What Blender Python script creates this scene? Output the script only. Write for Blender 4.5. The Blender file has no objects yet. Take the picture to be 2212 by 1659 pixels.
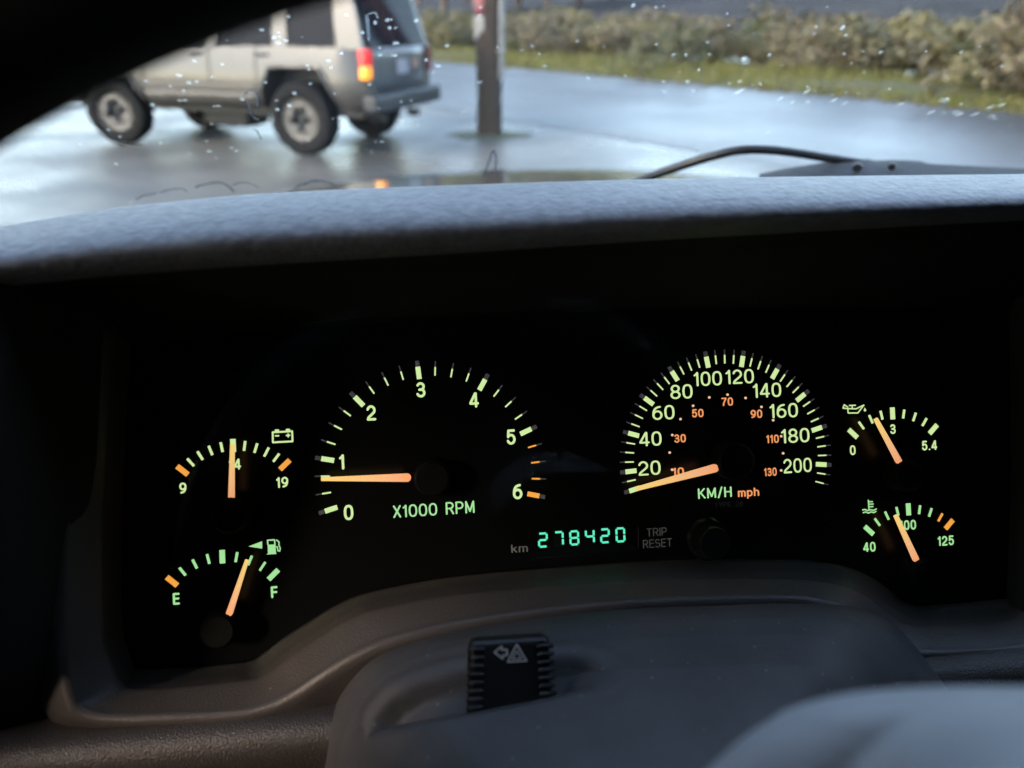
import bpy, bmesh, math, random
import numpy as np
from mathutils import Matrix, Vector
random.seed(7)
rng = np.random.default_rng(7)
D = bpy.data
SC = bpy.context.scene
COL = SC.collection
R = math.radians

# ------------------------------------------------------------------ camera
PW, PH, F = 2212.0, 1659.0, 1540.0
CAM_H, PITCH, ROLL = 1.25, 27.5, 0.3
cam_d = D.cameras.new('camera'); cam = D.objects.new('camera', cam_d); COL.objects.link(cam)
cam_d.sensor_width = 36.0; cam_d.lens = 36.0*F/PW
cam_d.clip_start = 0.005; cam_d.clip_end = 3000
CM = Matrix.Translation((0, 0, CAM_H)) @ Matrix.Rotation(R(90-PITCH), 4, 'X') @ Matrix.Rotation(R(ROLL), 4, 'Z')
cam.matrix_world = CM
SC.camera = cam
cam_d.dof.use_dof = True
cam_d.dof.focus_distance = 0.325
cam_d.dof.aperture_fstop = 6.8
C0 = np.array((0, 0, CAM_H)); RC = np.array(CM.to_3x3())

# ------------------------------------------------------------------ light
EXPO = 2.9
SUN_DIR = Vector((-0.69, -0.57, 0.47)).normalized()
w = D.worlds.new('World'); SC.world = w; w.use_nodes = True
wt = w.node_tree; bg = wt.nodes['Background']
sky = wt.nodes.new('ShaderNodeTexSky'); sky.sky_type = 'NISHITA'; sky.sun_disc = False
sky.sun_elevation = math.asin(SUN_DIR.z); sky.sun_rotation = math.atan2(SUN_DIR.x, SUN_DIR.y)
sky.air_density = 1.0; sky.dust_density = 0.9; sky.ozone_density = 1.2
hs = wt.nodes.new('ShaderNodeHueSaturation'); hs.inputs['Saturation'].default_value = 0.8   # thin overcast
wt.links.new(sky.outputs[0], hs.inputs['Color']); wt.links.new(hs.outputs[0], bg.inputs[0]); bg.inputs[1].default_value = 0.13
sun_d = D.lights.new('sun', 'SUN'); sun = D.objects.new('sun', sun_d); COL.objects.link(sun)
sun_d.energy = 0.55; sun_d.angle = R(10); sun_d.color = (1.0, 0.76, 0.57)
sun.rotation_euler = (-SUN_DIR).to_track_quat('-Z', 'Y').to_euler()
vs = SC.view_settings
vs.view_transform = 'Standard'; vs.look = 'None'; vs.exposure = EXPO; vs.gamma = 1.0; vs.use_curve_mapping = False
SC.render.engine = 'CYCLES'
SC.cycles.use_denoising = True
SC.cycles.max_bounces = 10; SC.cycles.transparent_max_bounces = 12
SC.cycles.diffuse_bounces = 4; SC.cycles.glossy_bounces = 4; SC.cycles.transmission_bounces = 8
SC.cycles.sample_clamp_indirect = 4.0
EM = 1.0/2**EXPO

# ------------------------------------------------------------------ projection helpers (photo measured on a 2212 x 1659 copy)
def ray(px, py):
    d = RC @ np.array(((px-PW/2)/F, (PH/2-py)/F, -1.0))
    return d
def cp(px, py, depth):                       # point at an axial distance from the lens
    return C0 + ray(px, py)*depth
def g(px, py, z=0.0):                        # point on the ground
    d = ray(px, py); return C0 + d*((z-CAM_H)/d[2])
def rot3(a, b, c):
    return np.array(Matrix.Rotation(c, 3, 'Z') @ Matrix.Rotation(a, 3, 'X') @ Matrix.Rotation(b, 3, 'Y'))
RF = RC @ rot3(R(-0.375), R(6.198), R(2.567))        # columns: right, up along the dial face, out of the dial
OF = C0 + RC @ np.array((-0.034707, -0.04003, -0.310815))
U, V, N = RF[:, 0], RF[:, 1], RF[:, 2]
def fp(px, py, w=0.0):                       # point on a plane w metres in front of the dial face
    d = ray(px, py); s = ((OF + N*w - C0) @ N)/(d @ N); return C0 + d*s
def uv(px, py, w=0.0):
    p = fp(px, py, w) - OF; return np.array((p @ U, p @ V))
FM = Matrix.Translation(OF) @ Matrix(RF.tolist()).to_4x4()     # dial-face frame
# car frame: x right, y forward, z up, origin at the lens
TAU = math.asin(max(-1, min(1, float(N @ np.array((0, 0, 1))))))
XC = U; ZC = V*math.cos(TAU) + N*math.sin(TAU); YC = V*math.sin(TAU) - N*math.cos(TAU)
def car(x, y, z): return C0 + XC*x + YC*y + ZC*z
CARM = Matrix.Translation(C0) @ Matrix(np.c_[XC, YC, ZC].tolist()).to_4x4()

# ------------------------------------------------------------------ object helpers
WM = {}
def setp(o, label=None, cat=None, group=None, kind=None):
    if label: o['label'] = label
    if cat: o['category'] = cat
    if group: o['group'] = group
    if kind: o['kind'] = kind
    return o
def thing(name, M, label, cat, group=None):
    o = D.objects.new(name, None); COL.objects.link(o); o.empty_display_size = 0.02
    o.matrix_world = M; WM[o.name] = M.copy()
    return setp(o, label, cat, group)
def T(p): return Matrix.Translation(Vector(p))
def link(name, me, parent=None, local=None):
    o = D.objects.new(name, me); COL.objects.link(o)
    if parent is not None:
        o.parent = parent
        L = local if local is not None else Matrix()
        o.matrix_basis = L; WM[o.name] = WM[parent.name] @ L
    else:
        if local is not None: o.matrix_basis = local
        WM[o.name] = local.copy() if local is not None else Matrix()
    return o
def mesh(name, verts, faces, mats, smooth=False, idx=None):
    me = D.meshes.new(name)
    me.from_pydata([tuple(map(float, v)) for v in verts], [], [tuple(f) for f in faces])
    for m in (mats if isinstance(mats, (list, tuple)) else [mats]): me.materials.append(m)
    if smooth: me.polygons.foreach_set('use_smooth', [True]*len(me.polygons))
    if idx is not None: me.polygons.foreach_set('material_index', idx)
    me.update(); return me
def part(name, verts, faces, mat, parent=None, smooth=False, world=True, idx=None, base=None):
    """verts in world space (world=True) or in the parent's own space; base: origin for a top-level mesh"""
    if parent is not None and world:
        I = np.array(WM[parent.name].inverted()); v = np.asarray(verts, float)
        verts = v @ I[:3, :3].T + I[:3, 3]
    if parent is None and base is not None:
        verts = np.asarray(verts, float) - np.asarray(base)
        return link(name, mesh(name, verts, faces, mat, smooth, idx), None, T(base))
    return link(name, mesh(name, verts, faces, mat, smooth, idx), parent)
def bm_part(name, bm, mat, parent=None, smooth=False, world=False, local=None):
    bmesh.ops.recalc_face_normals(bm, faces=bm.faces)
    me = D.meshes.new(name); bm.to_mesh(me); bm.free(); me.materials.append(mat)
    if smooth: me.polygons.foreach_set('use_smooth', [True]*len(me.polygons))
    if parent is not None and world: me.transform(WM[parent.name].inverted())
    return link(name, me, parent, local)
def solidify(o, t, offset=-1, bevel=0):
    m = o.modifiers.new('thick', 'SOLIDIFY'); m.thickness = t; m.offset = offset
    return o
def autosmooth(o, deg=35):
    me = o.data
    me.polygons.foreach_set('use_smooth', [True]*len(me.polygons))
    try: me.set_sharp_from_angle(angle=R(deg))
    except Exception: pass
    return o
def crom(P, n):
    """resample control points (k,d) with a Catmull-Rom spline to n points"""
    P = np.asarray(P, float); k = len(P)
    if k == 2:
        t = np.linspace(0, 1, n)[:, None]; return P[0]*(1-t)+P[1]*t
    E = np.vstack([2*P[0]-P[1], P, 2*P[-1]-P[-2]])
    out = []
    for t in np.linspace(0, k-1, n):
        i = min(int(t), k-2); f = t-i
        a, b, c, d = E[i], E[i+1], E[i+2], E[i+3]
        out.append(0.5*((2*b)+(-a+c)*f+(2*a-5*b+4*c-d)*f*f+(-a+3*b-3*c+d)*f**3))
    return np.array(out)
def linres(P, n):
    P = np.asarray(P, float); s = np.r_[0, np.cumsum(np.linalg.norm(np.diff(P[:, :2], axis=0), axis=1))]
    t = np.linspace(0, s[-1], n)
    return np.c_[tuple(np.interp(t, s, P[:, i]) for i in range(P.shape[1]))]
def grid_faces(nr, nc, close=False):
    f = []
    for i in range(nr-1):
        for j in range(nc if close else nc-1):
            a, b = i*nc+j, i*nc+(j+1) % nc
            f.append((a, b, b+nc, a+nc))
    return f
def grid(name, G, mat, parent, smooth=True, thick=0.0, off=-1, base=None):
    G = np.asarray(G); nr, nc = G.shape[:2]
    o = part(name, G.reshape(-1, 3), grid_faces(nr, nc), mat, parent, smooth, base=base)
    if thick: solidify(o, thick, off)
    return o
def bevel_box(sx, sy, sz, b, seg=2):
    bm = bmesh.new(); bmesh.ops.create_cube(bm, size=1)
    for v in bm.verts: v.co = Vector((v.co.x*sx, v.co.y*sy, v.co.z*sz))
    if b > 0: bmesh.ops.bevel(bm, geom=list(bm.edges), offset=b, segments=seg, affect='EDGES', profile=0.5)
    return bm
def tube(P, r, n=10, cap=True):
    P = np.asarray(P, float); r = np.broadcast_to(np.asarray(r, float), (len(P),))
    V_, F_ = [], []
    up = np.array((0, 0, 1.0))
    for i, p in enumerate(P):
        t = P[min(i+1, len(P)-1)]-P[max(i-1, 0)]; t = t/(np.linalg.norm(t)+1e-12)
        a = np.cross(t, up)
        if np.linalg.norm(a) < 0.15: a = np.cross(t, (1, 0, 0))
        a /= np.linalg.norm(a); b = np.cross(t, a)
        for k in range(n):
            th = 2*math.pi*k/n
            V_.append(p+r[i]*(math.cos(th)*a+math.sin(th)*b))
    F_ = grid_faces(len(P), n, True)
    if cap:
        F_.append(tuple(range(n))[::-1]); F_.append(tuple(range((len(P)-1)*n, len(P)*n)))
    return V_, F_
def lathe(prof, n=32):
    """profile of (radius, height) turned about z"""
    V_ = [(r*math.cos(2*math.pi*k/n), r*math.sin(2*math.pi*k/n), z) for r, z in prof for k in range(n)]
    return V_, grid_faces(len(prof), n, True)
def prism(pts, z0, z1):
    n = len(pts)
    V_ = [(x, y, z0) for x, y in pts]+[(x, y, z1) for x, y in pts]
    F_ = [tuple(range(n))[::-1], tuple(range(n, 2*n))]+[(i, (i+1) % n, n+(i+1) % n, n+i) for i in range(n)]
    return V_, F_

# ------------------------------------------------------------------ materials
def mat(name, col=(0.5, 0.5, 0.5), rough=0.5, metal=0.0, spec=0.5, noise=None, bump=None, emit=None, estr=0.0, rnoise=None, coat=0.0, sheen=0.0):
    """noise=(scale, amount, colour2)  bump=(scale, strength, distance)  rnoise=(scale, r0, r1)"""
    m = D.materials.new(name); m.use_nodes = True; nt = m.node_tree; b = nt.nodes['Principled BSDF']
    b.inputs['Base Color'].default_value = (*col, 1); b.inputs['Roughness'].default_value = rough
    b.inputs['Metallic'].default_value = metal; b.inputs['Specular IOR Level'].default_value = spec
    b.inputs['Coat Weight'].default_value = coat; b.inputs['Sheen Weight'].default_value = sheen
    if emit: b.inputs['Emission Color'].default_value = (*emit, 1); b.inputs['Emission Strength'].default_value = estr
    tc = None
    def coords():
        nonlocal tc
        if tc is None: tc = nt.nodes.new('ShaderNodeTexCoord')
        return tc.outputs['Object']
    def nz(scale, detail=4):
        n = nt.nodes.new('ShaderNodeTexNoise'); n.inputs['Scale'].default_value = scale; n.inputs['Detail'].default_value = detail
        nt.links.new(coords(), n.inputs['Vector']); return n
    if noise:
        n = nz(noise[0]); mx = nt.nodes.new('ShaderNodeMix'); mx.data_type = 'RGBA'
        rp = nt.nodes.new('ShaderNodeMapRange'); rp.inputs[1].default_value = 0.35; rp.inputs[2].default_value = 0.65
        rp.inputs[3].default_value = 0; rp.inputs[4].default_value = noise[1]
        nt.links.new(n.outputs[0], rp.inputs[0]); nt.links.new(rp.outputs[0], mx.inputs[0])
        mx.inputs[6].default_value = (*col, 1); mx.inputs[7].default_value = (*noise[2], 1)
        nt.links.new(mx.outputs[2], b.inputs['Base Color'])
    if rnoise:
        n = nz(rnoise[0]); rp = nt.nodes.new('ShaderNodeMapRange'); rp.inputs[1].default_value = 0.38; rp.inputs[2].default_value = 0.62
        rp.inputs[3].default_value = rnoise[1]; rp.inputs[4].default_value = rnoise[2]
        nt.links.new(n.outputs[0], rp.inputs[0]); nt.links.new(rp.outputs[0], b.inputs['Roughness'])
    if bump:
        n = nz(bump[0], 3); bp = nt.nodes.new('ShaderNodeBump'); bp.inputs['Strength'].default_value = bump[1]; bp.inputs['Distance'].default_value = bump[2]
        nt.links.new(n.outputs[0], bp.inputs['Height']); nt.links.new(bp.outputs[0], b.inputs['Normal'])
    return m
def glow(name, col, s=1.0, base=(0.02, 0.02, 0.02)):
    return mat(name, base, 0.5, emit=col, estr=s*EM)
def srgb(r, g_, b):
    f = lambda c: (c/255/12.92) if c/255 <= 0.04045 else ((c/255+0.055)/1.055)**2.4
    return (f(r), f(g_), f(b))
M = {}
GRAIN = (2600, 0.35, 0.0004)
M['pad'] = mat('dash_pad_vinyl', (0.215, 0.215, 0.228), 0.5, spec=0.4, noise=(210, 0.9, (0.14, 0.142, 0.155)), bump=(420, 0.6, 0.0014))
M['trim'] = mat('grey_trim_plastic', (0.064, 0.057, 0.054), 0.36, spec=0.55, bump=(1500, 0.45, 0.0005), noise=(25, 0.3, (0.05, 0.045, 0.043)))
M['lowpad'] = mat('lower_pad_vinyl', (0.066, 0.059, 0.056), 0.36, spec=0.6, bump=(1300, 0.75, 0.0009))
M['shroud'] = mat('column_shroud_plastic', (0.082, 0.079, 0.081), 0.52, spec=0.4, bump=(1500, 0.5, 0.0005), noise=(38, 0.7, (0.056, 0.054, 0.056)))
def add_dust(m, col, scale, size):
    """pale specks of dust lying on the plastic"""
    nt = m.node_tree; b = nt.nodes['Principled BSDF']; src_ = b.inputs['Base Color'].links[0].from_socket
    tc = nt.nodes.new('ShaderNodeTexCoord'); vo_ = nt.nodes.new('ShaderNodeTexVoronoi'); vo_.inputs['Scale'].default_value = scale
    nt.links.new(tc.outputs['Object'], vo_.inputs['Vector'])
    r1 = nt.nodes.new('ShaderNodeMapRange'); r1.inputs[1].default_value = size; r1.inputs[2].default_value = size*.5; nt.links.new(vo_.outputs['Distance'], r1.inputs[0])
    sp = nt.nodes.new('ShaderNodeSeparateColor'); nt.links.new(vo_.outputs['Color'], sp.inputs[0])
    gt = nt.nodes.new('ShaderNodeMath'); gt.operation = 'GREATER_THAN'; gt.inputs[1].default_value = 0.6; nt.links.new(sp.outputs[0], gt.inputs[0])
    mu = nt.nodes.new('ShaderNodeMath'); mu.operation = 'MULTIPLY'; nt.links.new(r1.outputs[0], mu.inputs[0]); nt.links.new(gt.outputs[0], mu.inputs[1])
    mx = nt.nodes.new('ShaderNodeMix'); mx.data_type = 'RGBA'; nt.links.new(mu.outputs[0], mx.inputs[0]); nt.links.new(src_, mx.inputs[6]); mx.inputs[7].default_value = (*col, 1)
    nt.links.new(mx.outputs[2], b.inputs['Base Color'])
add_dust(M['shroud'], (0.3, 0.3, 0.29), 75, 0.07); add_dust(M['shroud'], (0.2, 0.2, 0.195), 240, 0.13)
add_dust(M['trim'], (0.35, 0.33, 0.31), 150, 0.07)
M['black'] = mat('black_plastic', (0.012, 0.012, 0.013), 0.4, bump=(3000, 0.2, 0.0002))
M['face'] = mat('dial_face_black', (0.004, 0.004, 0.0045), 0.3, spec=0.2)
M['hub'] = mat('needle_hub_black', (0.005, 0.005, 0.005), 0.55, spec=0.12)
M['wheel'] = mat('steering_wheel_vinyl', (0.19, 0.195, 0.208), 0.6, bump=(1200, 0.3, 0.0006))
M['rim'] = mat('black_leather', (0.012, 0.012, 0.014), 0.6, bump=(1500, 0.3, 0.0005))
M['lit'] = glow('lit_legend_pale_green', srgb(216, 240, 168), 1.0)
M['lit_green'] = glow('lit_legend_green', srgb(172, 232, 160), 1.0)
M['lit_orange'] = glow('lit_legend_orange', srgb(255, 168, 72), 1.0)
M['lit_mph'] = glow('lit_legend_mph', srgb(255, 158, 100), 1.0)
M['dim'] = glow('tick_guide_dim', srgb(58, 55, 60), 1.0, (0.05, 0.05, 0.05))
M['print'] = mat('grey_print', (0.2, 0.2, 0.2), 0.6, emit=srgb(50, 50, 50), estr=EM*0.9)
M['print_dim'] = mat('faint_print', (0.06, 0.06, 0.06), 0.6, emit=srgb(26, 26, 27), estr=EM*0.8)
M['white_print'] = mat('white_print', (0.75, 0.72, 0.70), 0.6)
M['vfd'] = glow('vfd_teal', srgb(98, 246, 200), 1.0)
def needle_mat():
    m = D.materials.new('needle_orange'); m.use_nodes = True; nt = m.node_tree; b = nt.nodes['Principled BSDF']
    b.inputs['Base Color'].default_value = (0.5, 0.15, 0.04, 1)
    tc = nt.nodes.new('ShaderNodeTexCoord'); sp = nt.nodes.new('ShaderNodeSeparateXYZ'); cr = nt.nodes.new('ShaderNodeValToRGB')
    nt.links.new(tc.outputs['Generated'], sp.inputs[0]); nt.links.new(sp.outputs[0], cr.inputs[0])
    e = cr.color_ramp.elements
    e[0].position = 0.0; e[0].color = (*srgb(248, 160, 106), 1); e[1].position = 1.0; e[1].color = (*srgb(255, 214, 126), 1)
    n = e.new(0.2); n.color = (*srgb(248, 176, 130), 1)
    nt.links.new(cr.outputs[0], b.inputs['Emission Color']); b.inputs['Emission Strength'].default_value = EM
    return m
M['needle'] = needle_mat()

# ==================================================================== SETTING (outside)
def wet_ground(name, col, col2, r0, r1, sc_=0.5, bump=0.25, spec=0.5):
    m = mat(name, col, 0.3, spec=spec, noise=(sc_*2.2, 0.9, col2), rnoise=(sc_, r0, r1))
    nt = m.node_tree; b = nt.nodes['Principled BSDF']; tc = nt.nodes.new('ShaderNodeTexCoord')
    n1 = nt.nodes.new('ShaderNodeTexNoise'); n1.inputs['Scale'].default_value = 90; n1.inputs['Detail'].default_value = 2
    nt.links.new(tc.outputs['Object'], n1.inputs['Vector'])
    bp = nt.nodes.new('ShaderNodeBump'); bp.inputs['Strength'].default_value = bump; bp.inputs['Distance'].default_value = 0.01
    nt.links.new(n1.outputs[0], bp.inputs['Height']); nt.links.new(bp.outputs[0], b.inputs['Normal'])
    return m
M['lot'] = wet_ground('wet_lot', (0.07, 0.07, 0.068), (0.12, 0.115, 0.105), 0.2, 0.5, 0.45, 0.3, 0.28)
M['road'] = wet_ground('wet_road', (0.06, 0.062, 0.066), (0.045, 0.047, 0.05), 0.32, 0.5, 0.2, 0.35, 0.42)
M['paint'] = mat('worn_road_paint', (0.16, 0.16, 0.15), 0.45, noise=(8, 0.9, (0.07, 0.07, 0.07)))
def ground_disc(name, r, z, m):
    V_ = [(0, 0, z)]; F_ = []
    rr = [3, 8, 16, 30, 60, 120, 300, r]; n = 48
    for q in rr:
        for k in range(n): V_.append((q*math.cos(2*math.pi*k/n), q*math.sin(2*math.pi*k/n), z))
    for k in range(n): F_.append((0, 1+k, 1+(k+1) % n))
    for i in range(len(rr)-1):
        for k in range(n):
            a = 1+i*n+k; b_ = 1+i*n+(k+1) % n; F_.append((a, a+n, b_+n, b_))
    return setp(part(name, V_, F_, m), kind='structure')
ground_disc('ground', 1500, 0.0, M['lot'])
# the road: far edge and near edge read on the ground
e0, e1 = g(925, 123), g(2212, 232)
dr = (e1-e0)/np.linalg.norm(e1-e0); nr_ = np.array((-dr[1], dr[0], 0)); nr_ *= np.sign(nr_ @ np.array((0, 1, 0)))
def rp(s, t, z=0.0):                         # along the far road edge from e0, across away from us
    p = e0 + dr*s + nr_*t; return np.array((p[0], p[1], z))
near_pt = g(1300, 284); ROADW = -float((near_pt-e0) @ nr_)
print('road width', ROADW, 'e0', e0, 'e1', e1)
setp(part('road', [rp(-200, -ROADW, .004), rp(90, -ROADW, .004), rp(90, 0.1, .004), rp(-200, 0.1, .004)], [(0, 1, 2, 3)], M['road']), kind='structure')
def strip(name, s0, s1, t, wd):
    return setp(part(name, [rp(s0, t-wd, .008), rp(s1, t-wd, .008), rp(s1, t+wd, .008), rp(s0, t+wd, .008)], [(0, 1, 2, 3)], M['paint']), kind='structure')
strip('road_edge_line', -60, 60, -ROADW+0.25, 0.06)
a_, b_ = g(1431, 198), g(1688, 222)
tt = float((((a_+b_)/2)-e0) @ nr_)
sa = float((a_-e0) @ dr); ln = float((b_-a_) @ dr)
for k in range(-4, 3):
    strip('road_centre_line', sa+k*9, sa+k*9+ln, tt, 0.07)

# verge, heath slope, far bank
def terr(name, rows, m, ns=120, s0=-150, s1=80, amp=0.05):
    """rows: (t across, z); a strip of ground along the road"""
    G = []
    for t, z in rows:
        r_ = []
        for s in np.linspace(s0, s1, ns):
            h = amp*(math.sin(s*0.9+t)+math.sin(s*0.37+2*t)*1.4) if t > 0.3 else 0
            r_.append(rp(s, t+0.12*math.sin(s*1.7)*(t > 0.2), z+h))
        G.append(r_)
    return setp(grid(name, G, m, None), kind='structure')
M['verge'] = mat('verge_soil', (0.05, 0.055, 0.02), 0.9, noise=(1.2, 0.9, (0.06, 0.05, 0.025)))
M['bank'] = mat('grey_stony_bank', (0.034, 0.031, 0.033), 0.95, spec=.1, noise=(0.25, 0.9, (0.018, 0.017, 0.017)), bump=(3, 0.6, 0.2))
terr('verge', [(0.0, 0.006), (0.25, 0.07), (1.2, 0.14), (2.6, 0.2), (4, 0.1), (9, -0.1), (14, 0.1)], M['verge'])
terr('bank', [(11, -0.4), (16, 0.2), (26, 1.3), (45, 2.6), (80, 4.8), (140, 8), (300, 16)], M['bank'], amp=0.12, s0=-400, s1=300)

# ------------------------------------------------------------------ plants
def leaf_mat(name, c1, c2, c3):
    m = D.materials.new(name); m.use_nodes = True; nt = m.node_tree; b = nt.nodes['Principled BSDF']
    oi = nt.nodes.new('ShaderNodeObjectInfo'); cr = nt.nodes.new('ShaderNodeValToRGB')
    tc = nt.nodes.new('ShaderNodeTexCoord'); n = nt.nodes.new('ShaderNodeTexNoise'); n.inputs['Scale'].default_value = 3.5
    nt.links.new(tc.outputs['Object'], n.inputs['Vector'])
    ad = nt.nodes.new('ShaderNodeMath'); ad.operation = 'MULTIPLY_ADD'
    nt.links.new(n.outputs[0], ad.inputs[0]); ad.inputs[1].default_value = 0.9
    sb = nt.nodes.new('ShaderNodeMath'); sb.operation = 'MULTIPLY_ADD'; sb.inputs[1].default_value = 0.9; sb.inputs[2].default_value = -0.4
    nt.links.new(oi.outputs['Random'], sb.inputs[0]); nt.links.new(sb.outputs[0], ad.inputs[2])
    nt.links.new(ad.outputs[0], cr.inputs[0])
    e = cr.color_ramp.elements; e[0].color = (*c1, 1); e[0].position = .15; e[1].color = (*c3, 1); e[1].position = .85
    k = e.new(0.5); k.color = (*c2, 1)
    nt.links.new(cr.outputs[0], b.inputs['Base Color']); b.inputs['Roughness'].default_value = 0.6
    b.inputs['Specular IOR Level'].default_value = 0.3
    return m
M['heath'] = leaf_mat('heath_leaves', (0.05, 0.055, 0.02), (0.085, 0.068, 0.045), (0.11, 0.098, 0.04))
M['grass'] = leaf_mat('grass_blades', (0.055, 0.075, 0.012), (0.09, 0.095, 0.018), (0.10, 0.085, 0.027))
M['fir'] = leaf_mat('fir_needles', (0.008, 0.012, 0.009), (0.012, 0.018, 0.013), (0.018, 0.02, 0.015))
M['bark'] = mat('bark', (0.07, 0.05, 0.04), 0.9, bump=(20, 0.5, 0.02))
def leaf_cloud(name, n, blobs, size, m):
    """leaf quads spread over several lumpy clumps"""
    V_ = []; F_ = []
    for i in range(n):
        cx, cy, cz, r = blobs[rng.integers(len(blobs))]
        d = rng.normal(size=3); d /= np.linalg.norm(d)
        rad = r*(0.55+0.5*rng.random())
        p = np.array((cx, cy, cz))+d*rad*np.array((1, 1, 0.85))
        if p[2] < 0.01: p[2] = 0.01+0.1*rng.random()
        a = rng.normal(size=3); a /= np.linalg.norm(a); b = np.cross(a, d+0.3*rng.normal(size=3)); b /= np.linalg.norm(b)+1e-9
        s = size*(0.6+0.8*rng.random()); k = len(V_)
        V_ += [p-a*s, p-b*s*.45, p+a*s, p+b*s*.45]; F_.append((k, k+1, k+2, k+3))
    return mesh(name, V_, F_, m)
shrub_meshes = []
for v in range(6):
    blobs = [(rng.normal()*0.42, rng.normal()*0.32, 0.2+0.55*rng.random(), 0.2+0.22*rng.random()) for _ in range(10)]
    shrub_meshes.append(leaf_cloud('shrub_foliage', 1500, blobs, 0.05, M['heath']))
stem_v, stem_f = [], []
for k in range(7):
    th = 2*math.pi*k/7; P = [(0, 0, 0), (0.12*math.cos(th), 0.12*math.sin(th), 0.25), (0.32*math.cos(th+.3), 0.32*math.sin(th+.3), 0.65)]
    a, b = tube(P, [0.015, 0.011, 0.004], 5); o_ = len(stem_v); stem_v += list(a); stem_f += [tuple(q+o_ for q in f) for f in b]
stem_mesh = mesh('shrub_stems', stem_v, stem_f, M['bark'])
def shrub(p, sc_, v, rz, label, group, sz=1.0):
    root = thing('shrub', T(p) @ Matrix.Rotation(rz, 4, 'Z') @ Matrix.Diagonal((sc_, sc_, sc_*sz, 1)), label, 'shrub', group)
    link('foliage', shrub_meshes[v], root); link('stems', stem_mesh, root)
    return root
GRP = 'heath shrubs along the far roadside'
RCi = RC.T
def pxof(p):
    q = RCi @ (np.asarray(p)-C0); return PW/2+F*q[0]/-q[2]
def zone(x):
    return ('between the parked car and the pole' if x < 1040 else 'just right of the wooden pole' if x < 1350 else
            'beyond the middle of the road' if x < 1650 else 'above the bend of the wiper arm' if x < 1900 else 'near the right edge of the view')
for i in range(110):
    s = -26+ i*0.52 + rng.normal()*0.3; t = 2.0+abs(rng.normal())*1.6 + (i % 3)*1.3
    if s > 27: break
    near = s > 14; zx = pxof(rp(s, t, .5))
    if not 850 < zx < 2330: continue
    shrub(rp(s, t, 0.05), 0.85+1.15*rng.random()**1.3+ (0.35 if near else 0), int(rng.integers(6)), rng.random()*6.28,
          'low olive-brown heath shrub beyond the road, '+zone(zx), GRP+', '+zone(zx), 0.75)
for i in range(34):
    s = -24+i*1.7+rng.normal()*.4; zx = pxof(rp(s, 8, .5))
    if not 850 < zx < 2330: continue
    shrub(rp(s, 7.5+1.5*rng.random(), 0.0), 1.9+0.9*rng.random(), int(rng.integers(6)), rng.random()*6.28, 'taller dull shrub against the grey bank, '+zone(zx), 'back row of shrubs below the bank, '+zone(zx), 0.7)
# tall ragged shrubs at the right edge
for px, py, sc_, lab in ((2150, 236, 2.1, 'tall ragged grey-green shrub at the far right, leaning over the verge'),
                         (2330, 240, 2.3, 'big dark shrub at the very right edge beyond the road'),
                         (2040, 205, 1.5, 'bushy green shrub just left of the tall one at the right edge')):
    shrub(g(px, py)+nr_*1.6, sc_, int(rng.integers(6)), rng.random()*6, lab, None)
# grass
gv, gf = [], []
for i in range(26000):
    s = -45+75*rng.random()**0.8; t = 0.05+2.4*rng.random()**1.4; p = rp(s, t, 0.02+0.06*min(t, 2))
    h = 0.08+0.16*rng.random()+0.1*(t > 1); a = rng.random()*6.28; wd = 0.014
    l = np.array((math.cos(a), math.sin(a), 0)); k = len(gv); ln_ = rng.normal(size=2)*0.07
    gv += [p-l*wd, p+l*wd, p+np.array((ln_[0], ln_[1], h))]; gf.append((k, k+1, k+2))
go = part('grass', gv, gf, M['grass'])
setp(go, 'short yellow-green grass along the verge of the wet road', 'grass', kind='stuff')
# far conifers behind the bank
fir_meshes = []
for v in range(3):
    blobs = [(rng.normal()*0.5*(1.3-z/9), rng.normal()*0.5*(1.3-z/9), z, 1.7*(1.12-z/9)) for z in np.linspace(0.8, 8.4, 16)]
    fir_meshes.append(leaf_cloud('fir_crown', 2600, blobs, 0.22, M['fir']))
tv, tf = tube([(0, 0, -1), (0, 0, 4), (0.05, 0, 9)], [0.2, 0.15, 0.02], 8)
trunk_mesh = mesh('fir_trunk', tv, tf, M['bark'])
for k, (px, dist, sc_) in enumerate([(905, 62, 1.2), (960, 70, 1.5), (1010, 64, 1.1), (1120, 72, 1.4), (1180, 66, 1.2), (1250, 76, 1.5), (1320, 82, 1.3)]):
    d = ray(px, 28); d = d/np.linalg.norm(d[:2]); p = C0+d*dist
    root = thing('fir_tree', T((p[0], p[1], 3.2)) @ Matrix.Rotation(k*1.3, 4, 'Z') @ Matrix.Scale(sc_, 4),
                 'dark evergreen tree in the far line behind the grey bank, '+('left' if px < 1050 else 'right')+' of the pole', 'tree', 'far dark trees '+('left' if px < 1050 else 'right')+' of the pole')
    link('crown', fir_meshes[k % 3], root); link('trunk', trunk_mesh, root)

# ------------------------------------------------------------------ utility pole
M['polewood'] = mat('weathered_pole_wood', (0.032, 0.023, 0.018), 0.8, spec=0.2, noise=(14, 0.8, (0.05, 0.038, 0.031)), bump=(40, 0.6, 0.01))
M['galv'] = mat('galvanised_conduit', (0.13, 0.135, 0.14), 0.5, metal=0.0)
M['signred'] = mat('red_reflector', (0.17, 0.05, 0.05), 0.5)
M['signwhite'] = mat('white_reflector', (0.18, 0.175, 0.165), 0.5)
pb = g(1057, 282)
pole = thing('utility_pole', T(pb), 'brown wooden utility pole with grey conduit, standing beyond the parked car', 'pole')
pr = 0.145
v_, f_ = tube([(0, 0, -0.1), (0.0, 0, 2), (0.02, 0, 4.5), (0.03, 0, 7.5)], [pr*1.06, pr, pr*.95, pr*.85], 20)
autosmooth(part('pole_shaft', v_, f_, M['polewood'], pole, world=False))
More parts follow.
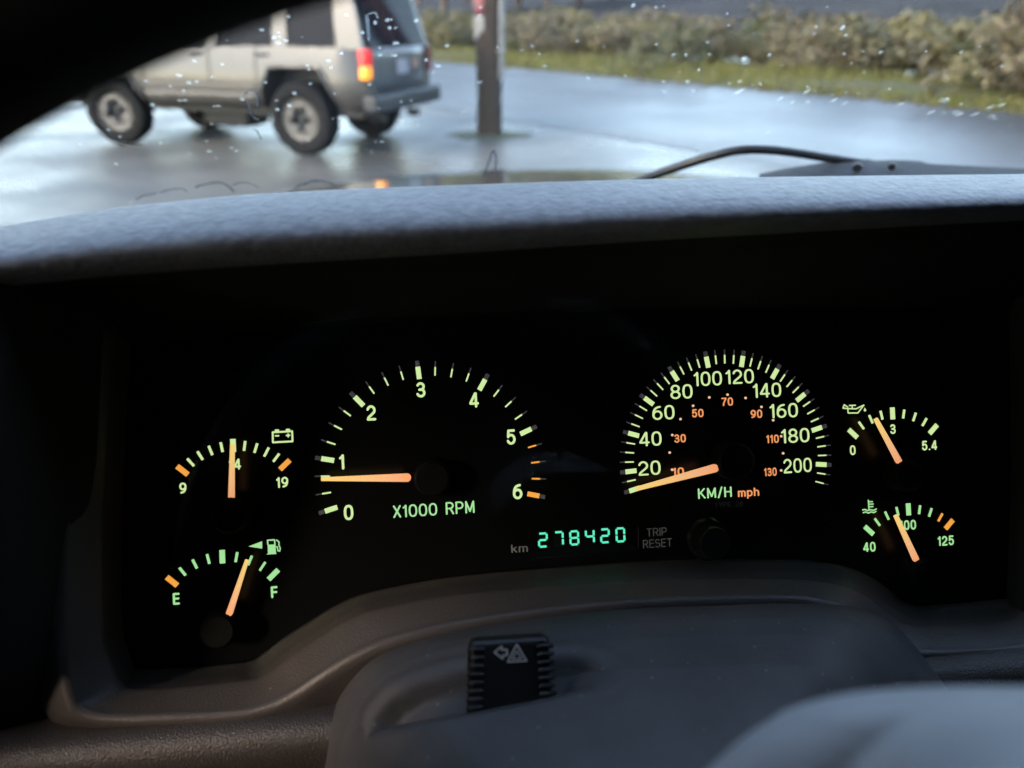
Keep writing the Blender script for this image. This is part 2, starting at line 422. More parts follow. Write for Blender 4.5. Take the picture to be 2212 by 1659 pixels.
v_, f_ = tube([(pr*0.98, -0.07, 0.62), (pr*.98, -0.07, 2), (pr*0.98+.02, -0.07, 7)], 0.034, 10)
autosmooth(part('conduit', v_, f_, M['galv'], pole, world=False))
for z in (0.9, 1.5, 2.4):
    part('conduit_strap', *prism([(pr*.55, -0.12), (pr+.05, -0.12), (pr+.05, -.02), (pr*.55, -0.02)], z, z+.03), M['galv'], pole, world=False)
# curved red and white marker plate wrapped on the left of the pole
def wrap_plate(name, a0, a1, z0, z1, m, point=False):
    G = []
    for z in np.linspace(z0, z1, 8):
        r_ = []
        for a in np.linspace(a0, a1, 10):
            q = (z-z0)/(z1-z0); sq = 1 if not point else min(1, 0.25+1.6*q)
            am = (a0+a1)/2; aa = am+(a-am)*sq
            r_.append(((pr+.012)*math.cos(aa), (pr+.012)*math.sin(aa), z))
        G.append(r_)
    G = np.array(G); o = part(name, G.reshape(-1, 3), grid_faces(8, 10), m, pole, True, world=False); solidify(o, 0.004, 1); return o
wrap_plate('white_marker_plate', R(160), R(255), 1.02, 1.26, M['signwhite'], True)
wrap_plate('red_marker_plate', R(160), R(255), 1.265, 1.9, M['signred'])
# low earth collar at the foot
bmv = []; n = 24
G = []
for q, zz in ((0.13, 0.022), (0.18, 0.02), (0.26, 0.015), (0.36, 0.006), (0.42, -0.02)):
    G.append([(q*math.cos(2*math.pi*k/n)*(1.35+.2*math.sin(k*2.1)), q*math.sin(2*math.pi*k/n)*(1+.15*math.sin(k*1.7)), zz) for k in range(n+1)])
M['soil'] = mat('dark_wet_earth', (0.045, 0.045, 0.025), 0.8, bump=(30, 0.7, 0.03), noise=(10, .8, (0.07, 0.08, 0.03)))
G = np.array(G); part('earth_collar', G.reshape(-1, 3), grid_faces(5, n+1), M['soil'], pole, True, world=False)

# ==================================================================== PARKED CAR
M['paintwork'] = mat('silver_beige_paint', (0.049, 0.0455, 0.043), 0.26, metal=0.0, spec=0.3, coat=0.15, noise=(6, 0.4, (0.039, 0.036, 0.034)))
M['cladding'] = mat('dusty_lower_cladding', (0.05, 0.046, 0.042), 0.42, noise=(5, 0.4, (0.04, 0.036, 0.033)))
M['tint'] = mat('tinted_window', (0.008, 0.009, 0.012), 0.08, spec=0.04)
M['rubber'] = mat('tyre_rubber', (0.009, 0.009, 0.0095), 0.85, spec=0.12, bump=(60, 0.4, 0.01))
M['alloy'] = mat('alloy_wheel', (0.034, 0.031, 0.03), 0.45, metal=0.1)
M['dark'] = mat('dark_underbody', (0.015, 0.015, 0.016), 0.7)
M['bumper'] = mat('dark_grey_bumper', (0.022, 0.024, 0.028), 0.45, spec=.25)
M['gate'] = mat('dark_tailgate_paint', (0.045, 0.05, 0.058), 0.3, coat=0.2)
M['tail_red'] = mat('tail_lamp_red', (0.35, 0.01, 0.01), 0.15, emit=srgb(235, 40, 50), estr=EM*0.9)
M['tail_amber'] = mat('tail_lamp_amber', (0.6, 0.2, 0.02), 0.15, emit=srgb(255, 150, 30), estr=EM*1.0)
M['tail_dull'] = mat('tail_lamp_unlit', (0.10, 0.012, 0.012), 0.3)
M['plate'] = mat('number_plate', (0.2, 0.2, 0.24), 0.4)
M['seam'] = mat('door_gap', (0.03, 0.028, 0.026), 0.8)
rw, fw = g(669, 323), g(277, 297)
wb = np.linalg.norm(fw-rw); K = wb/2.69
fx = (fw-rw)/wb; ly = np.array((-fx[1], fx[0], 0))
print('SUV: rear wheel', rw, 'front', fw, 'wheelbase', wb, 'scale', K)
ORI = rw - ly*0.80*K
SM = T(ORI) @ Matrix(np.c_[fx, ly, (0, 0, 1)].tolist()).to_4x4() @ Matrix.Scale(K, 4)
suv = thing('parked_car', SM, 'silver-beige four-door off-roader seen from its left rear, parked on the wet lot', 'car')
XR, XF = -0.86, 3.60         # rear and front ends
WR = 0.40                    # tyre radius
SILL, BELT, ROOF = 0.50, 1.15, 1.84
def zbot(x):
    z = SILL
    for xc in (0.0, 2.69):
        d = abs(x-xc)
        if d < 0.52:                              # squarish arch
            z = max(z, 0.50+0.43*min(1, (0.52-d)/0.20)**0.8)
    if x < -0.52: z = SILL+0.06*(-0.52-x)/0.34
    return z
def ztop(x):
    if x > 2.05: return BELT-0.02-0.10*((x-2.05)/1.55)**2
    return BELT
def ybulge(z):
    t = (z-SILL)/(BELT-SILL)
    return 0.865+0.055*math.sin(math.pi*min(1, max(0, t))**0.8) - 0.07*max(0, (0.70-z)/0.2)**1.5
def side(sgn, m, x0, x1, nx, nz, zlo=None, zhi=None, out=0.0):
    G = []
    xs = np.linspace(x0, x1, nx)
    for j in range(nz+1):
        r_ = []
        for x in xs:
            a = zbot(x) if zlo is None else max(zlo, zbot(x)); b = ztop(x) if zhi is None else zhi
            b = max(a+0.001, b)
            z = a+(b-a)*j/nz; y = ybulge(z)+out
            e = 0.10*max(0, (x-3.2)/0.4)**2 + 0.11*max(0, (-0.48-x)/0.38)**2.2
            r_.append((x, sgn*(y-e), z))
        G.append(r_)
    return np.array(G)
bv, bf = [], []
def addg(G):
    global bv, bf
    o_ = len(bv); nr, nc = G.shape[:2]; bv += [tuple(p) for p in G.reshape(-1, 3)]; bf += [tuple(q+o_ for q in f) for f in grid_faces(nr, nc)]
sl, sr = side(1, None, XR, XF, 150, 14), side(-1, None, XR, XF, 150, 14)
addg(sl); addg(sr)
addg(np.array([sl[-1], sr[-1]]))                       # deck and bonnet
addg(np.array([sl[:, -1], sr[:, -1]]))                  # nose
addg(np.array([sl[:, 0], sr[:, 0]]))                    # tail
addg(np.array([sl[0], sr[0]]))                          # floor and wheel wells
autosmooth(part('body_shell', bv, bf, M['paintwork'], suv, world=False), 40)
# lower cladding strip and crease, wheel-arch flares
for s in (1, -1):
    o = side(s, None, 0.56, 2.13, 40, 3, SILL, 0.66, 0.012)
    ob = part('sill_cladding', o.reshape(-1, 3), grid_faces(4, 40), M['cladding'], suv, True, world=False); solidify(ob, 0.02, 0)
    for xc in (0.0, 2.69):
        P = []
        for x in np.linspace(xc-0.56, xc+0.56, 41):
            d = abs(x-xc); z = 0.50+0.43*min(1, max(0, (0.52-d)/0.20))**0.8 if d < 0.52 else 0.50
            P.append((x, s*(ybulge(z)+0.012), z+0.02))
        a, b = tube(P, 0.024, 8); autosmooth(part('arch_flare', a, b, M['paintwork'], suv, world=False))
        # inner wheel well (dark)
    part('door_side_moulding', side(s, None, 0.58, 2.10, 30, 2, 0.70, 0.745, 0.012).reshape(-1, 3), grid_faces(3, 30), M['cladding'], suv, True, world=False)
# dark underbody: axles, tank, exhaust
part('underbody', *[(lambda b: b)(x) for x in ([(-0.7, -.7, .42), (3.4, -.7, .42), (3.4, .7, .42), (-.7, .7, .42), (-0.7, -.7, .60), (3.4, -.7, .60), (3.4, .7, .60), (-.7, .7, .60)],
     [(0, 3, 2, 1), (4, 5, 6, 7), (0, 1, 5, 4), (1, 2, 6, 5), (2, 3, 7, 6), (3, 0, 4, 7)])], M['dark'], suv, world=False)
for xc in (0.0, 2.69):
    a, b = tube([(xc, -.75, WR), (xc, .75, WR)], 0.05, 10); part('axle', a, b, M['dark'], suv, world=False)
a, b = tube([(xc, 0, WR) for xc in (-0.05, 0.02)], 0.15, 12)
ob = bm_part('transfer_case', bevel_box(0.7, 0.5, 0.32, 0.06), M['dark'], suv, local=T((1.45, 0.15, 0.36)))
a, b = tube([(0.9, .5, .40), (0.2, .5, .44), (-.5, .45, .42), (-.85, .45, .40)], 0.04, 8); part('exhaust_pipe', a, b, M['dark'], suv, world=False)
for xc in (0.0, 2.69):
    for s in (1, -1):
        bmw = bevel_box(0.95, 0.04, 0.5, 0.0); bm_part('wheel_well', bmw, M['dark'], suv, local=T((xc, s*0.56, 0.72)))
# wheels
def tyre_profile():
    return [(0.235, -0.115), (0.30, -0.128), (0.355, -0.128), (0.388, -0.112), (0.40, -0.08), (0.402, 0), (0.40, 0.08), (0.388, 0.112), (0.355, 0.128), (0.30, 0.128), (0.235, 0.115), (0.225, 0.0), (0.235, -0.115)]
tyv, tyf = lathe(tyre_profile(), 48); tyre_me = mesh('tyre', tyv, tyf, M['rubber'], True)
# alloy rim with a five-pointed dark star opening
nS = 60
rimv, rimf = [], []
def star_r(th):
    q = (th % (2*math.pi/5))/(2*math.pi/5); d = abs(q-0.5)*2
    return 0.075+0.075*d**1.3
rings = [(0.242, 0.06), (0.245, 0.10), (0.225, 0.105), (0.205, 0.085), (0.17, 0.095)]
for r_, z in rings:
    for k in range(nS): th = 2*math.pi*k/nS; rimv.append((r_*math.cos(th), r_*math.sin(th), z))
for z in (0.10, 0.05):
    for k in range(nS):
        th = 2*math.pi*k/nS; q = star_r(th); rimv.append((q*math.cos(th), q*math.sin(th), z))
rimf = grid_faces(len(rings)+2, nS, True)
rim_me = mesh('rim', rimv, rimf, M['alloy'], True)
dv, df = lathe([(0.0, 0.03), (0.245, 0.03), (0.245, 0.0), (0.0, 0.0)], 40); disc_me = mesh('brake_disc', dv, df, M['dark'])
hv, hf = lathe([(0.0, 0.075), (0.03, 0.073), (0.038, 0.06), (0.038, 0.03)], 24); cap_me = mesh('hub_cap', hv, hf, M['bumper'], True)
for xc, s in ((0, 1), (2.69, 1), (0, -1), (2.69, -1)):
    rz = Matrix.Rotation(R(-90 if s > 0 else 90), 4, 'X') @ Matrix.Rotation(xc+0.35, 4, 'Z')
    if s > 0 and xc > 1: rz = Matrix.Rotation(R(8), 4, 'Z') @ rz
    wo = link('wheel', tyre_me, suv, T((xc, s*0.80, WR)) @ rz)
    link('rim', rim_me, wo); link('brake_disc', disc_me, wo); link('hub_cap', cap_me, wo)
# greenhouse: pillars, roof, separate glass
def gh(x, z, sgn, inset=0.0):             # a point on the greenhouse side
    t = (z-BELT)/(ROOF-BELT); return np.array((x, sgn*(0.845-0.135*t-inset), z))
PIL = [('pillar', (2.05, 1.95), (1.25, 1.13)), ('pillar', (1.20, 1.06), (1.06, 0.98)), ('pillar', (0.30, 0.10), (0.28, 0.12)), ('pillar', (-0.52, -0.84), (-0.46, -0.66))]
for s in (1, -1):
    for nm, (xa, xb), (ta, tb) in PIL:
        P = [gh(xa, BELT-.02, s), gh(xb, BELT-.02, s), gh(tb, ROOF-.06, s), gh(ta, ROOF-.06, s)]
        Q = [p+np.array((0, -s*0.06, 0)) for p in P]
        part(nm, P+Q, [(0, 1, 2, 3), (7, 6, 5, 4), (0, 4, 5, 1), (1, 5, 6, 2), (2, 6, 7, 3), (3, 7, 4, 0)], M['paintwork'], suv, world=False)
    for nm, xa, xb, ta, tb in (('side_window', 1.95, 1.20, 1.13, 1.06), ('side_window', 1.06, 0.30, .98, .28), ('side_window', 0.10, -.52, .12, -.46)):
        P = [gh(xa+.01, BELT-.01, s, .02), gh(xb-.01, BELT-.01, s, .02), gh(tb-.01, ROOF-.05, s, .02), gh(ta+.01, ROOF-.05, s, .02)]
        ob = part(nm, P, [(0, 1, 2, 3)], M['tint'], suv, world=False); solidify(ob, 0.006, 0)
rp_ = [(1.30, -.70), (1.30, .70), (-.70, .70), (-.70, -.70)]
bmr = bevel_box(2.02, 1.46, 0.09, 0.035, 3); bm_part('roof', bmr, M['paintwork'], suv, smooth=False, local=T((0.29, 0, ROOF-.02)))
part('windscreen', [(2.05, .80, BELT-.02), (2.05, -.80, BELT-.02), (1.25, -.68, ROOF-.05), (1.25, .68, ROOF-.05)], [(0, 1, 2, 3)], M['tint'], suv, world=False)
# rear: tailgate, glass, lamps, bumper, plate
tg = []
for z, x in ((0.62, -.865), (0.85, -.875), (1.05, -.875), (1.14, -.868)):
    tg.append([(x+0.03*abs(y/.7)**4, y, z) for y in np.linspace(-.70, .70, 15)])
tg = np.array(tg); ob = part('tailgate', tg.reshape(-1, 3), grid_faces(4, 15), M['gate'], suv, True, world=False); solidify(ob, 0.02, 0)
part('rear_window', [(-.86, .72, BELT), (-.86, -.72, BELT), (-.67, -.64, ROOF-.06), (-.67, .64, ROOF-.06)], [(0, 1, 2, 3)], M['tint'], suv, world=False)
P = [(-.875, .70, BELT), (-.875, .80, BELT), (-.67, .70, ROOF-.05), (-.67, .60, ROOF-.05)]
bm_part('rear_bumper', bevel_box(0.20, 1.78, 0.20, 0.05, 3), M['bumper'], suv, smooth=False, local=T((-.90, 0, 0.58)))
bm_part('tow_hitch', bevel_box(0.14, 0.08, 0.08, 0.01), M['dark'], suv, local=T((-1.0, 0, 0.43)))
for s in (1, -1):
    lamp = bm_part('tail_lamp', bevel_box(0.11, 0.13 if s > 0 else .09, 0.165, 0.02), M['tail_red'] if s > 0 else M['tail_dull'], suv, local=T((-.845, s*(.815 if s > 0 else .80), 1.05)))
    bm_part('amber_lens', bevel_box(0.108, 0.128 if s > 0 else .088, 0.13, 0.02), M['tail_amber'] if s > 0 else M['tail_dull'], lamp, local=T((-.001, s*.001, -.150)))
pl = bm_part('number_plate', bevel_box(0.012, 0.31, 0.155, 0.004), M['plate'], suv, local=T((-.898, 0.0, 0.93)))
bm_part('tailgate_badge', bevel_box(0.01, 0.12, 0.10, 0.003), mat('reddish_badge', (0.3, 0.18, 0.15), 0.4), suv, local=T((-.898, -.33, 0.95)))
# door gaps, handles, fuel flap
for x in (1.13, 0.50, 2.12):
    P = [(x-(0.0), ybulge(z)+.002, z) for z in np.linspace(max(0.52, zbot(x)), BELT-.01, 12)]
    a, b = tube(P, 0.007, 6); part('door_gap', a, b, M['seam'], suv, world=False)
for x in (1.30, 0.42):
    h = bm_part('door_handle', bevel_box(0.17, 0.03, 0.035, 0.01), M['bumper'], suv, local=T((x, ybulge(1.06)+.012, 1.07)))
bm_part('door_mirror', bevel_box(0.12, 0.2, 0.16, 0.04), M['paintwork'], suv, local=T((1.95, 0.98, 1.22)))
for s in (1, -1):
    bm_part('roof_rail', bevel_box(1.7, 0.04, 0.04, 0.012), M['bumper'], suv, local=T((0.3, s*.62, ROOF+.06)))

# ==================================================================== OUR CAR: shell, bonnet, windscreen, wiper
M['ownpaint'] = mat('own_dark_paint', (0.02, 0.022, 0.02), 0.18, coat=0.8, bump=(300, 0.15, 0.001))
M['cabin'] = mat('dark_cabin_trim', (0.02, 0.02, 0.021), 0.8)
own = thing('own_car_body', CARM, 'dark wet bonnet edge and body of the car the photo is taken from', 'car')
def cbox(name, x0, x1, y0, y1, z0, z1, m, parent=own):
    V_ = [(x, y, z) for z in (z0, z1) for y in (y0, y1) for x in (x0, x1)]
    return part(name, V_, [(0, 2, 3, 1), (4, 5, 7, 6), (0, 1, 5, 4), (1, 3, 7, 5), (3, 2, 6, 7), (2, 0, 4, 6)], m, parent, world=False)
XL, XRt = -0.47, 1.02
BZ = -0.035
cbox('roof', XL-.05, XRt+.05, -2.4, 0.145, 0.30, 0.34, M['cabin'])
cbox('floor', XL-.05, XRt+.05, -2.4, 1.0, -0.97, -0.93, M['cabin'])
for x0, x1 in ((XL-.06, XL), (XRt, XRt+.06)):
    cbox('front_door', x0, x1, -0.78, 0.80, -0.94, BZ, M['cabin'])
    cbox('rear_door', x0, x1, -2.38, -0.80, -0.94, BZ+.02, M['cabin'])
    cbox('widened_door_pillar', x0, x1, -0.90, -0.13, BZ+.001, 0.30, M['cabin'])  # pillar widened forward to shrink the window opening and darken the cabin
    cbox('added_window_blocker', x0, x1, (-0.015 if x0 < 0 else -0.05), 0.60, BZ+.001, 0.30, M['cabin'])  # added unseen panel, narrows the side window to a slot of light
    cbox('added_rear_blocker', x0, x1, -2.4, -0.902, BZ+.0205, 0.30, M['cabin'])  # added opaque panel out of view, shuts light out of the rear side window
    xm = (x0+x1)/2
    a, b = tube([(xm, 0.80, -0.20), (xm, 0.45, 0.07), (xm*.98, 0.16, 0.32)], 0.035, 8); part('windscreen_pillar', a, b, M['cabin'], own, world=False)
cbox('added_upper_blocker', XL+.005, XL+.02, -0.25, 0.20, 0.105, 0.30, M['cabin'])  # added unseen panel above the slot, keeps light off the dash hood
cbox('added_upper_blocker', XRt-.02, XRt-.005, -0.25, 0.20, 0.005, 0.30, M['cabin'])  # added unseen panel, cuts light from the passenger side
cbox('tailgate', XL, XRt, -2.44, -2.40, -0.94, 0.30, M['cabin'])  # built windowless up to the roof to keep light from behind out
cbox('firewall', XL, XRt, 0.78, 0.80, -0.94, -0.24, M['cabin'])
for xs in (0.02, 0.72):
    cbox('seat_cushion', xs-.26, xs+.26, -0.62, -0.12, -0.75, -0.52, M['cabin'])
    cbox('seat_back', xs-.26, xs+.26, -0.85, -0.66, -0.70, -0.02, M['cabin'])
    cbox('headrest', xs-.13, xs+.13, -0.86, -0.74, 0.02, 0.20, M['cabin'])
cbox('rear_seat', XL+.08, XRt-.08, -1.8, -1.6, -0.75, -0.05, M['cabin'])
# bonnet
G = []
for t in np.linspace(0, 1, 14):
    y = 0.86+0.92*t
    G.append([(x, y-0.05*((x-.28)/.7)**2*t, -0.215-0.10*t-0.055*max(0, t-.8)**2*25-0.05*((x-.28)/.7)**2) for x in np.linspace(-.44, 1.0, 40)])
G = np.array(G); ob = part('bonnet', G.reshape(-1, 3), grid_faces(14, 40), M['ownpaint'], own, True, world=False); solidify(ob, 0.02, -1)
cbox('cowl', XL+.02, XRt-.02, 0.74, 0.88, -0.30, -0.235, M['black'])

# windscreen
WB, WT_ = np.array((0, .70, -.17)), np.array((0, .13, .32))
wd_ = (WT_-WB)/np.linalg.norm(WT_-WB); wn_ = np.array((0, -wd_[2]*-1, 0)); wn_ = np.array((0, wd_[2], -wd_[1]))
def glass_mat():
    m = D.materials.new('windscreen_glass'); m.use_nodes = True; nt = m.node_tree; nt.nodes.clear()
    o = nt.nodes.new('ShaderNodeOutputMaterial'); mx = nt.nodes.new('ShaderNodeMixShader'); tr = nt.nodes.new('ShaderNodeBsdfTransparent')
    gl = nt.nodes.new('ShaderNodeBsdfGlossy'); gl.inputs['Roughness'].default_value = 0.0; lw = nt.nodes.new('ShaderNodeLayerWeight'); lw.inputs[0].default_value = 0.5; pw = nt.nodes.new('ShaderNodeMath'); pw.operation = 'POWER'; pw.inputs[1].default_value = 5.0; fr = nt.nodes.new('ShaderNodeMath'); fr.operation = 'MULTIPLY_ADD'; fr.inputs[1].default_value = 0.4; fr.inputs[2].default_value = 0.012; nt.links.new(lw.outputs['Facing'], pw.inputs[0]); nt.links.new(pw.outputs[0], fr.inputs[0])
    tr.inputs[0].default_value = (0.96, 0.985, 0.975, 1)
    nt.links.new(fr.outputs[0], mx.inputs[0]); nt.links.new(tr.outputs[0], mx.inputs[1]); nt.links.new(gl.outputs[0], mx.inputs[2]); nt.links.new(mx.outputs[0], o.inputs[0])
    return m
M['glass'] = glass_mat()
def film_mat():
    m = D.materials.new('rain_film'); m.use_nodes = True; nt = m.node_tree; nt.nodes.clear()
    o = nt.nodes.new('ShaderNodeOutputMaterial'); rf = nt.nodes.new('ShaderNodeBsdfRefraction'); rf.inputs['Roughness'].default_value = 0.0; rf.inputs['IOR'].default_value = 1.004
    tc = nt.nodes.new('ShaderNodeTexCoord'); mp = nt.nodes.new('ShaderNodeMapping'); mp.inputs['Scale'].default_value = (40, 14, 1); mp.inputs['Rotation'].default_value = (0, 0, R(-28))
    n = nt.nodes.new('ShaderNodeTexNoise'); n.inputs['Scale'].default_value = 1.0; n.inputs['Detail'].default_value = 2.5
    bp = nt.nodes.new('ShaderNodeBump'); bp.inputs['Strength'].default_value = 1.0; bp.inputs['Distance'].default_value = 0.006
    nt.links.new(tc.outputs['Object'], mp.inputs[0]); nt.links.new(mp.outputs[0], n.inputs['Vector']); nt.links.new(n.outputs[0], bp.inputs['Height'])
    nt.links.new(bp.outputs[0], rf.inputs['Normal']); nt.links.new(rf.outputs[0], o.inputs[0])
    return m
M['film'] = film_mat()
def water_mat(name, clear):
    m = D.materials.new(name); m.use_nodes = True; nt = m.node_tree; b = nt.nodes['Principled BSDF']
    b.inputs['Base Color'].default_value = (1, 1, 1, 1); b.inputs['Roughness'].default_value = 0.0; b.inputs['IOR'].default_value = 1.33; b.inputs['Transmission Weight'].default_value = 1.0
    tr = nt.nodes.new('ShaderNodeBsdfTransparent'); mx = nt.nodes.new('ShaderNodeMixShader'); mx.inputs[0].default_value = clear
    out = nt.nodes['Material Output']; nt.links.new(b.outputs[0], mx.inputs[1]); nt.links.new(tr.outputs[0], mx.inputs[2]); nt.links.new(mx.outputs[0], out.inputs[0])
    return m
M['water'] = water_mat('rain_water', 0.25); M['bead'] = water_mat('rain_bead', 0.8)
WSM = CARM @ Matrix(np.c_[(1, 0, 0), wd_, np.cross((1, 0, 0), wd_)].tolist()).to_4x4()
if np.cross((1, 0, 0), wd_) @ wn_ < 0: print('windscreen normal flipped')
WSM = CARM @ T(WB) @ Matrix(np.c_[(1, 0, 0), wd_, np.cross((1, 0, 0), wd_)].tolist()).to_4x4()
wscr = thing('windscreen', WSM, 'rain-spotted windscreen of the car in front of the dashboard', 'windscreen')
LW = float(np.linalg.norm(WT_-WB))
# local frame: x right, y up the glass, z: outside is +z or -z
WZ = 1.0 if np.cross((1, 0, 0), wd_) @ np.array((0, 1, 0.5)) > 0 else -1.0
def wsbox(name, z0, z1, m):
    V_ = [(x, y, z) for z in (z0, z1) for y in (-.02, LW) for x in (XL, XRt)]
    return part(name, V_, [(0, 2, 3, 1), (4, 5, 7, 6), (0, 1, 5, 4), (1, 3, 7, 5), (3, 2, 6, 7), (2, 0, 4, 6)], m, wscr, world=False)
wsbox('glass_pane', -0.0025, 0.0025, M['glass'])
FILM = 0.0032*WZ
setp(part('rain_film', [(XL, -.02, FILM), (XRt, -.02, FILM), (XRt, LW, FILM), (XL, LW, FILM)], [(3, 2, 1, 0)] if WZ > 0 else [(0, 1, 2, 3)], M['film'], wscr, world=False), kind='stuff')
WI = np.array(WSM.inverted())
def ws(px, py, off=0.0035):                      # pixel to windscreen-local point on the outer face
    d = ray(px, py); o_ = WI[:3, :3] @ C0 + WI[:3, 3]; dd = WI[:3, :3] @ d
    s = (off*WZ-o_[2])/dd[2]; return o_+dd*s
# drops: a few dome shapes shared by all
def drop_mesh(el, seed):
    r_ = np.random.default_rng(seed); V_ = [(0, 0, 0.62)]; F_ = []; n, k = 12, 4
    wob = 1+0.12*np.array([math.sin(2*q*2*math.pi/n+seed) for q in range(n)])
    for i in range(1, k+1):
        ro = i/k
        for q in range(n):
            th = 2*math.pi*q/n; rr = ro*wob[q]
            V_.append((rr*math.cos(th), rr*math.sin(th)*el, 0.62*(1-ro**2.2)))
    for q in range(n): F_.append((0, 1+q, 1+(q+1) % n))
    for i in range(k-1):
        for q in range(n):
            a = 1+i*n+q; b = 1+i*n+(q+1) % n; F_.append((a, a+n, b+n, b))
    F_.append(tuple(1+(k-1)*n+q for q in range(n))[::-1])
    return mesh('raindrop', V_, F_, M['bead'], True)
DROPS = [drop_mesh(e, i) for i, e in enumerate((1.0, 1.25, 1.7, 0.85))]
flip = Matrix.Diagonal((1, 1, WZ, 1))
def drop(px, py, r, v=0, rz=0.0, el=1.0):
    p = ws(px, py)
    return link('raindrop', DROPS[v], wscr, T(p) @ Matrix.Rotation(rz, 4, 'Z') @ Matrix.Diagonal((r*.95, r*el*.95, r*WZ*0.16, 1)))
# drops read off the photograph (2212-wide pixels) with their radius in mm
big = [(1037, 158, 2.2), (1036, 160, 1.6), (1007, 153, 1.4), (1060, 150, 1.6), (1494, 163, 1.4), (1476, 75, 1.7), (1482, 105, 1.6), (600, 65, 1.4), (1290, 200, 1.5)]
src = [(1350, 208), (1395, 198), (1340, 180), (1365, 180), (1666, 260), (1500, 320), (1615, 330), (1600, 297), (870, 367), (712, 395), (745, 512), (922, 404), (960, 398), (896, 443), (878, 490), (904, 489),
       (1046, 518), (1066, 517), (281, 556), (205, 628), (530, 633), (585, 667), (690, 703), (785, 697), (815, 697), (925, 750), (1020, 738), (1010, 688), (1055, 770), (1130, 721), (1153, 736), (566, 800), (1033, 604),
       (1410, 517), (1182, 484), (1352, 535), (1515, 408), (1655, 575), (1663, 635), (1598, 725), (1733, 735), (1813, 740), (1830, 690), (1862, 692), (1965, 585), (1955, 495), (2005, 490), (2135, 320), (2078, 290), (2112, 352),
       (1853, 268), (1922, 270), (1930, 135), (1908, 95), (1940, 210), (1830, 110), (1768, 158), (1690, 72), (1277, 145), (1406, 78), (1085, 313), (948, 297), (830, 420), (1036, 375), (1295, 402), (1436, 455), (1350, 490), (1508, 683), (1632, 457), (1800, 412), (2030, 100), (2180, 222), (282, 696), (395, 705), (50, 995), (638, 985)]
for x, y in src: drop(x*0.4427, y*0.4427, 0.0008+0.0009*rng.random(), int(rng.integers(4)), rng.random()*6)
for x, y, r_ in ((602, 93, .0021), (836, 43, .0019), (841, 60, .0018), (852, 93, .0020), (820, 103, .0012), (738, 115, .0017), (390, 163, .0016), (624, 228, .0022), (627, 228, .0014), (667, 150, .0015), (602, 70, .0013), (590, 83, .0012)): drop(x, y, r_*0.8, 1, 0)
src2 = [(57, 72), (168, 160), (285, 25), (283, 52), (345, 165), (92, 212), (132, 233), (282, 290), (440, 247), (515, 232), (470, 162), (432, 178), (495, 190), (630, 145), (703, 95), (828, 18), (908, 25), (1160, 48), (1165, 90), (910, 157), (970, 193), (1015, 195), (1060, 248), (1097, 192),
        (1220, 208), (800, 268), (670, 275), (712, 278), (940, 325), (935, 290), (1020, 288), (1040, 322), (1168, 295), (1205, 288), (1250, 300), (1278, 298), (1185, 365), (1470, 118), (1580, 125), (1570, 98), (1575, 190), (1600, 225), (1645, 255), (1865, 182), (1705, 185), (1990, 185), (2040, 258), (2135, 235), (1735, 315),
        (1445, 310), (1470, 320), (1940, 350), (1990, 370), (1930, 400), (2110, 420), (1060, 525), (487, 460), (435, 470), (595, 340), (435, 365), (715, 580), (705, 585), (450, 545), (1305, 470), (2145, 485), (225, 395), (75, 610), (590, 540), (250, 495), (1475, 95), (1090, 150), (1310, 195), (1625, 330)]
for x, y in src2: drop(864+x*.6093, y*.6093, 0.0007+0.0009*rng.random(), int(rng.integers(4)), rng.random()*6)
for i in range(60):
    x = 2212*rng.random(); y = 370*rng.random()
    if x < 600 and y < 230-0.3*x: continue
    drop(x, y, 0.0003+0.0005*rng.random(), int(rng.integers(4)), rng.random()*6)
# slanted streaks where the wiper stopped on the right
for i in range(18):
    x = 1560+650*rng.random(); y = 185+0.085*(x-1500)+rng.normal()*10
    drop(x, y, 0.0007+0.0005*rng.random(), 2, R(-40+12*rng.normal()), 1.6+rng.random())
# water trails: thin beads of water in loops
def trail(pts, r_):
    P = [ws(x, y, 0.0034) for x, y in crom(np.array(pts, float), 5*len(pts))]
    P = np.array(P); n = len(P); V_ = []
    for i in range(n):
        t = P[min(i+1, n-1)]-P[max(i-1, 0)]; t /= np.linalg.norm(t)+1e-9; b = np.array((-t[1], t[0], 0)); rr = r_*(0.75+0.5*rng.random())*(1 if 0 < i < n-1 else .3)
        for k in np.linspace(-1, 1, 7): V_.append(P[i]+b*rr*k+np.array((0, 0, WZ*rr*.45*(1-k*k))))
    F_ = grid_faces(n, 7)+[(i*7, i*7+6, (i+1)*7+6, (i+1)*7) for i in range(n-1)]
    part('water_trail', V_, F_, M['water'], wscr, True, world=False)
zz = lambda L: [(x*0.4427, y*0.4427) for x, y in L]
trail(zz([(660, 975), (700, 955), (765, 942)]), .0006); trail(zz([(780, 940), (830, 925), (890, 922), (915, 938)]), .0006)
trail(zz([(950, 915), (985, 903), (1060, 890), (1110, 905), (1145, 940)]), .0008); trail(zz([(1130, 905), (1180, 890), (1230, 900), (1270, 918)]), .0006)
trail(zz([(1185, 470), (1215, 448), (1248, 455), (1256, 500), (1258, 520)]), .0007); trail(zz([(1205, 480), (1225, 540), (1240, 575), (1265, 582)]), .0006)
trail(zz([(1232, 630), (1255, 640), (1275, 680)]), .0006); trail(zz([(1790, 70), (1795, 130), (1800, 200)]), .0011); trail(zz([(1795, 68), (1830, 62), (1845, 90)]), .0008)
trail(zz([(475, 605), (520, 650), (570, 690), (640, 705), (700, 705)]), .0010); trail(zz([(500, 625), (560, 660), (600, 690)]), .0007)
trail(zz([(1480, 905), (1530, 880), (1600, 890), (1650, 905)]), .0010); trail(zz([(1440, 915), (1500, 890), (1560, 885)]), .0008)
trail([(1043, 385), (1056, 350), (1066, 325), (1072, 345), (1068, 372)], .0010)

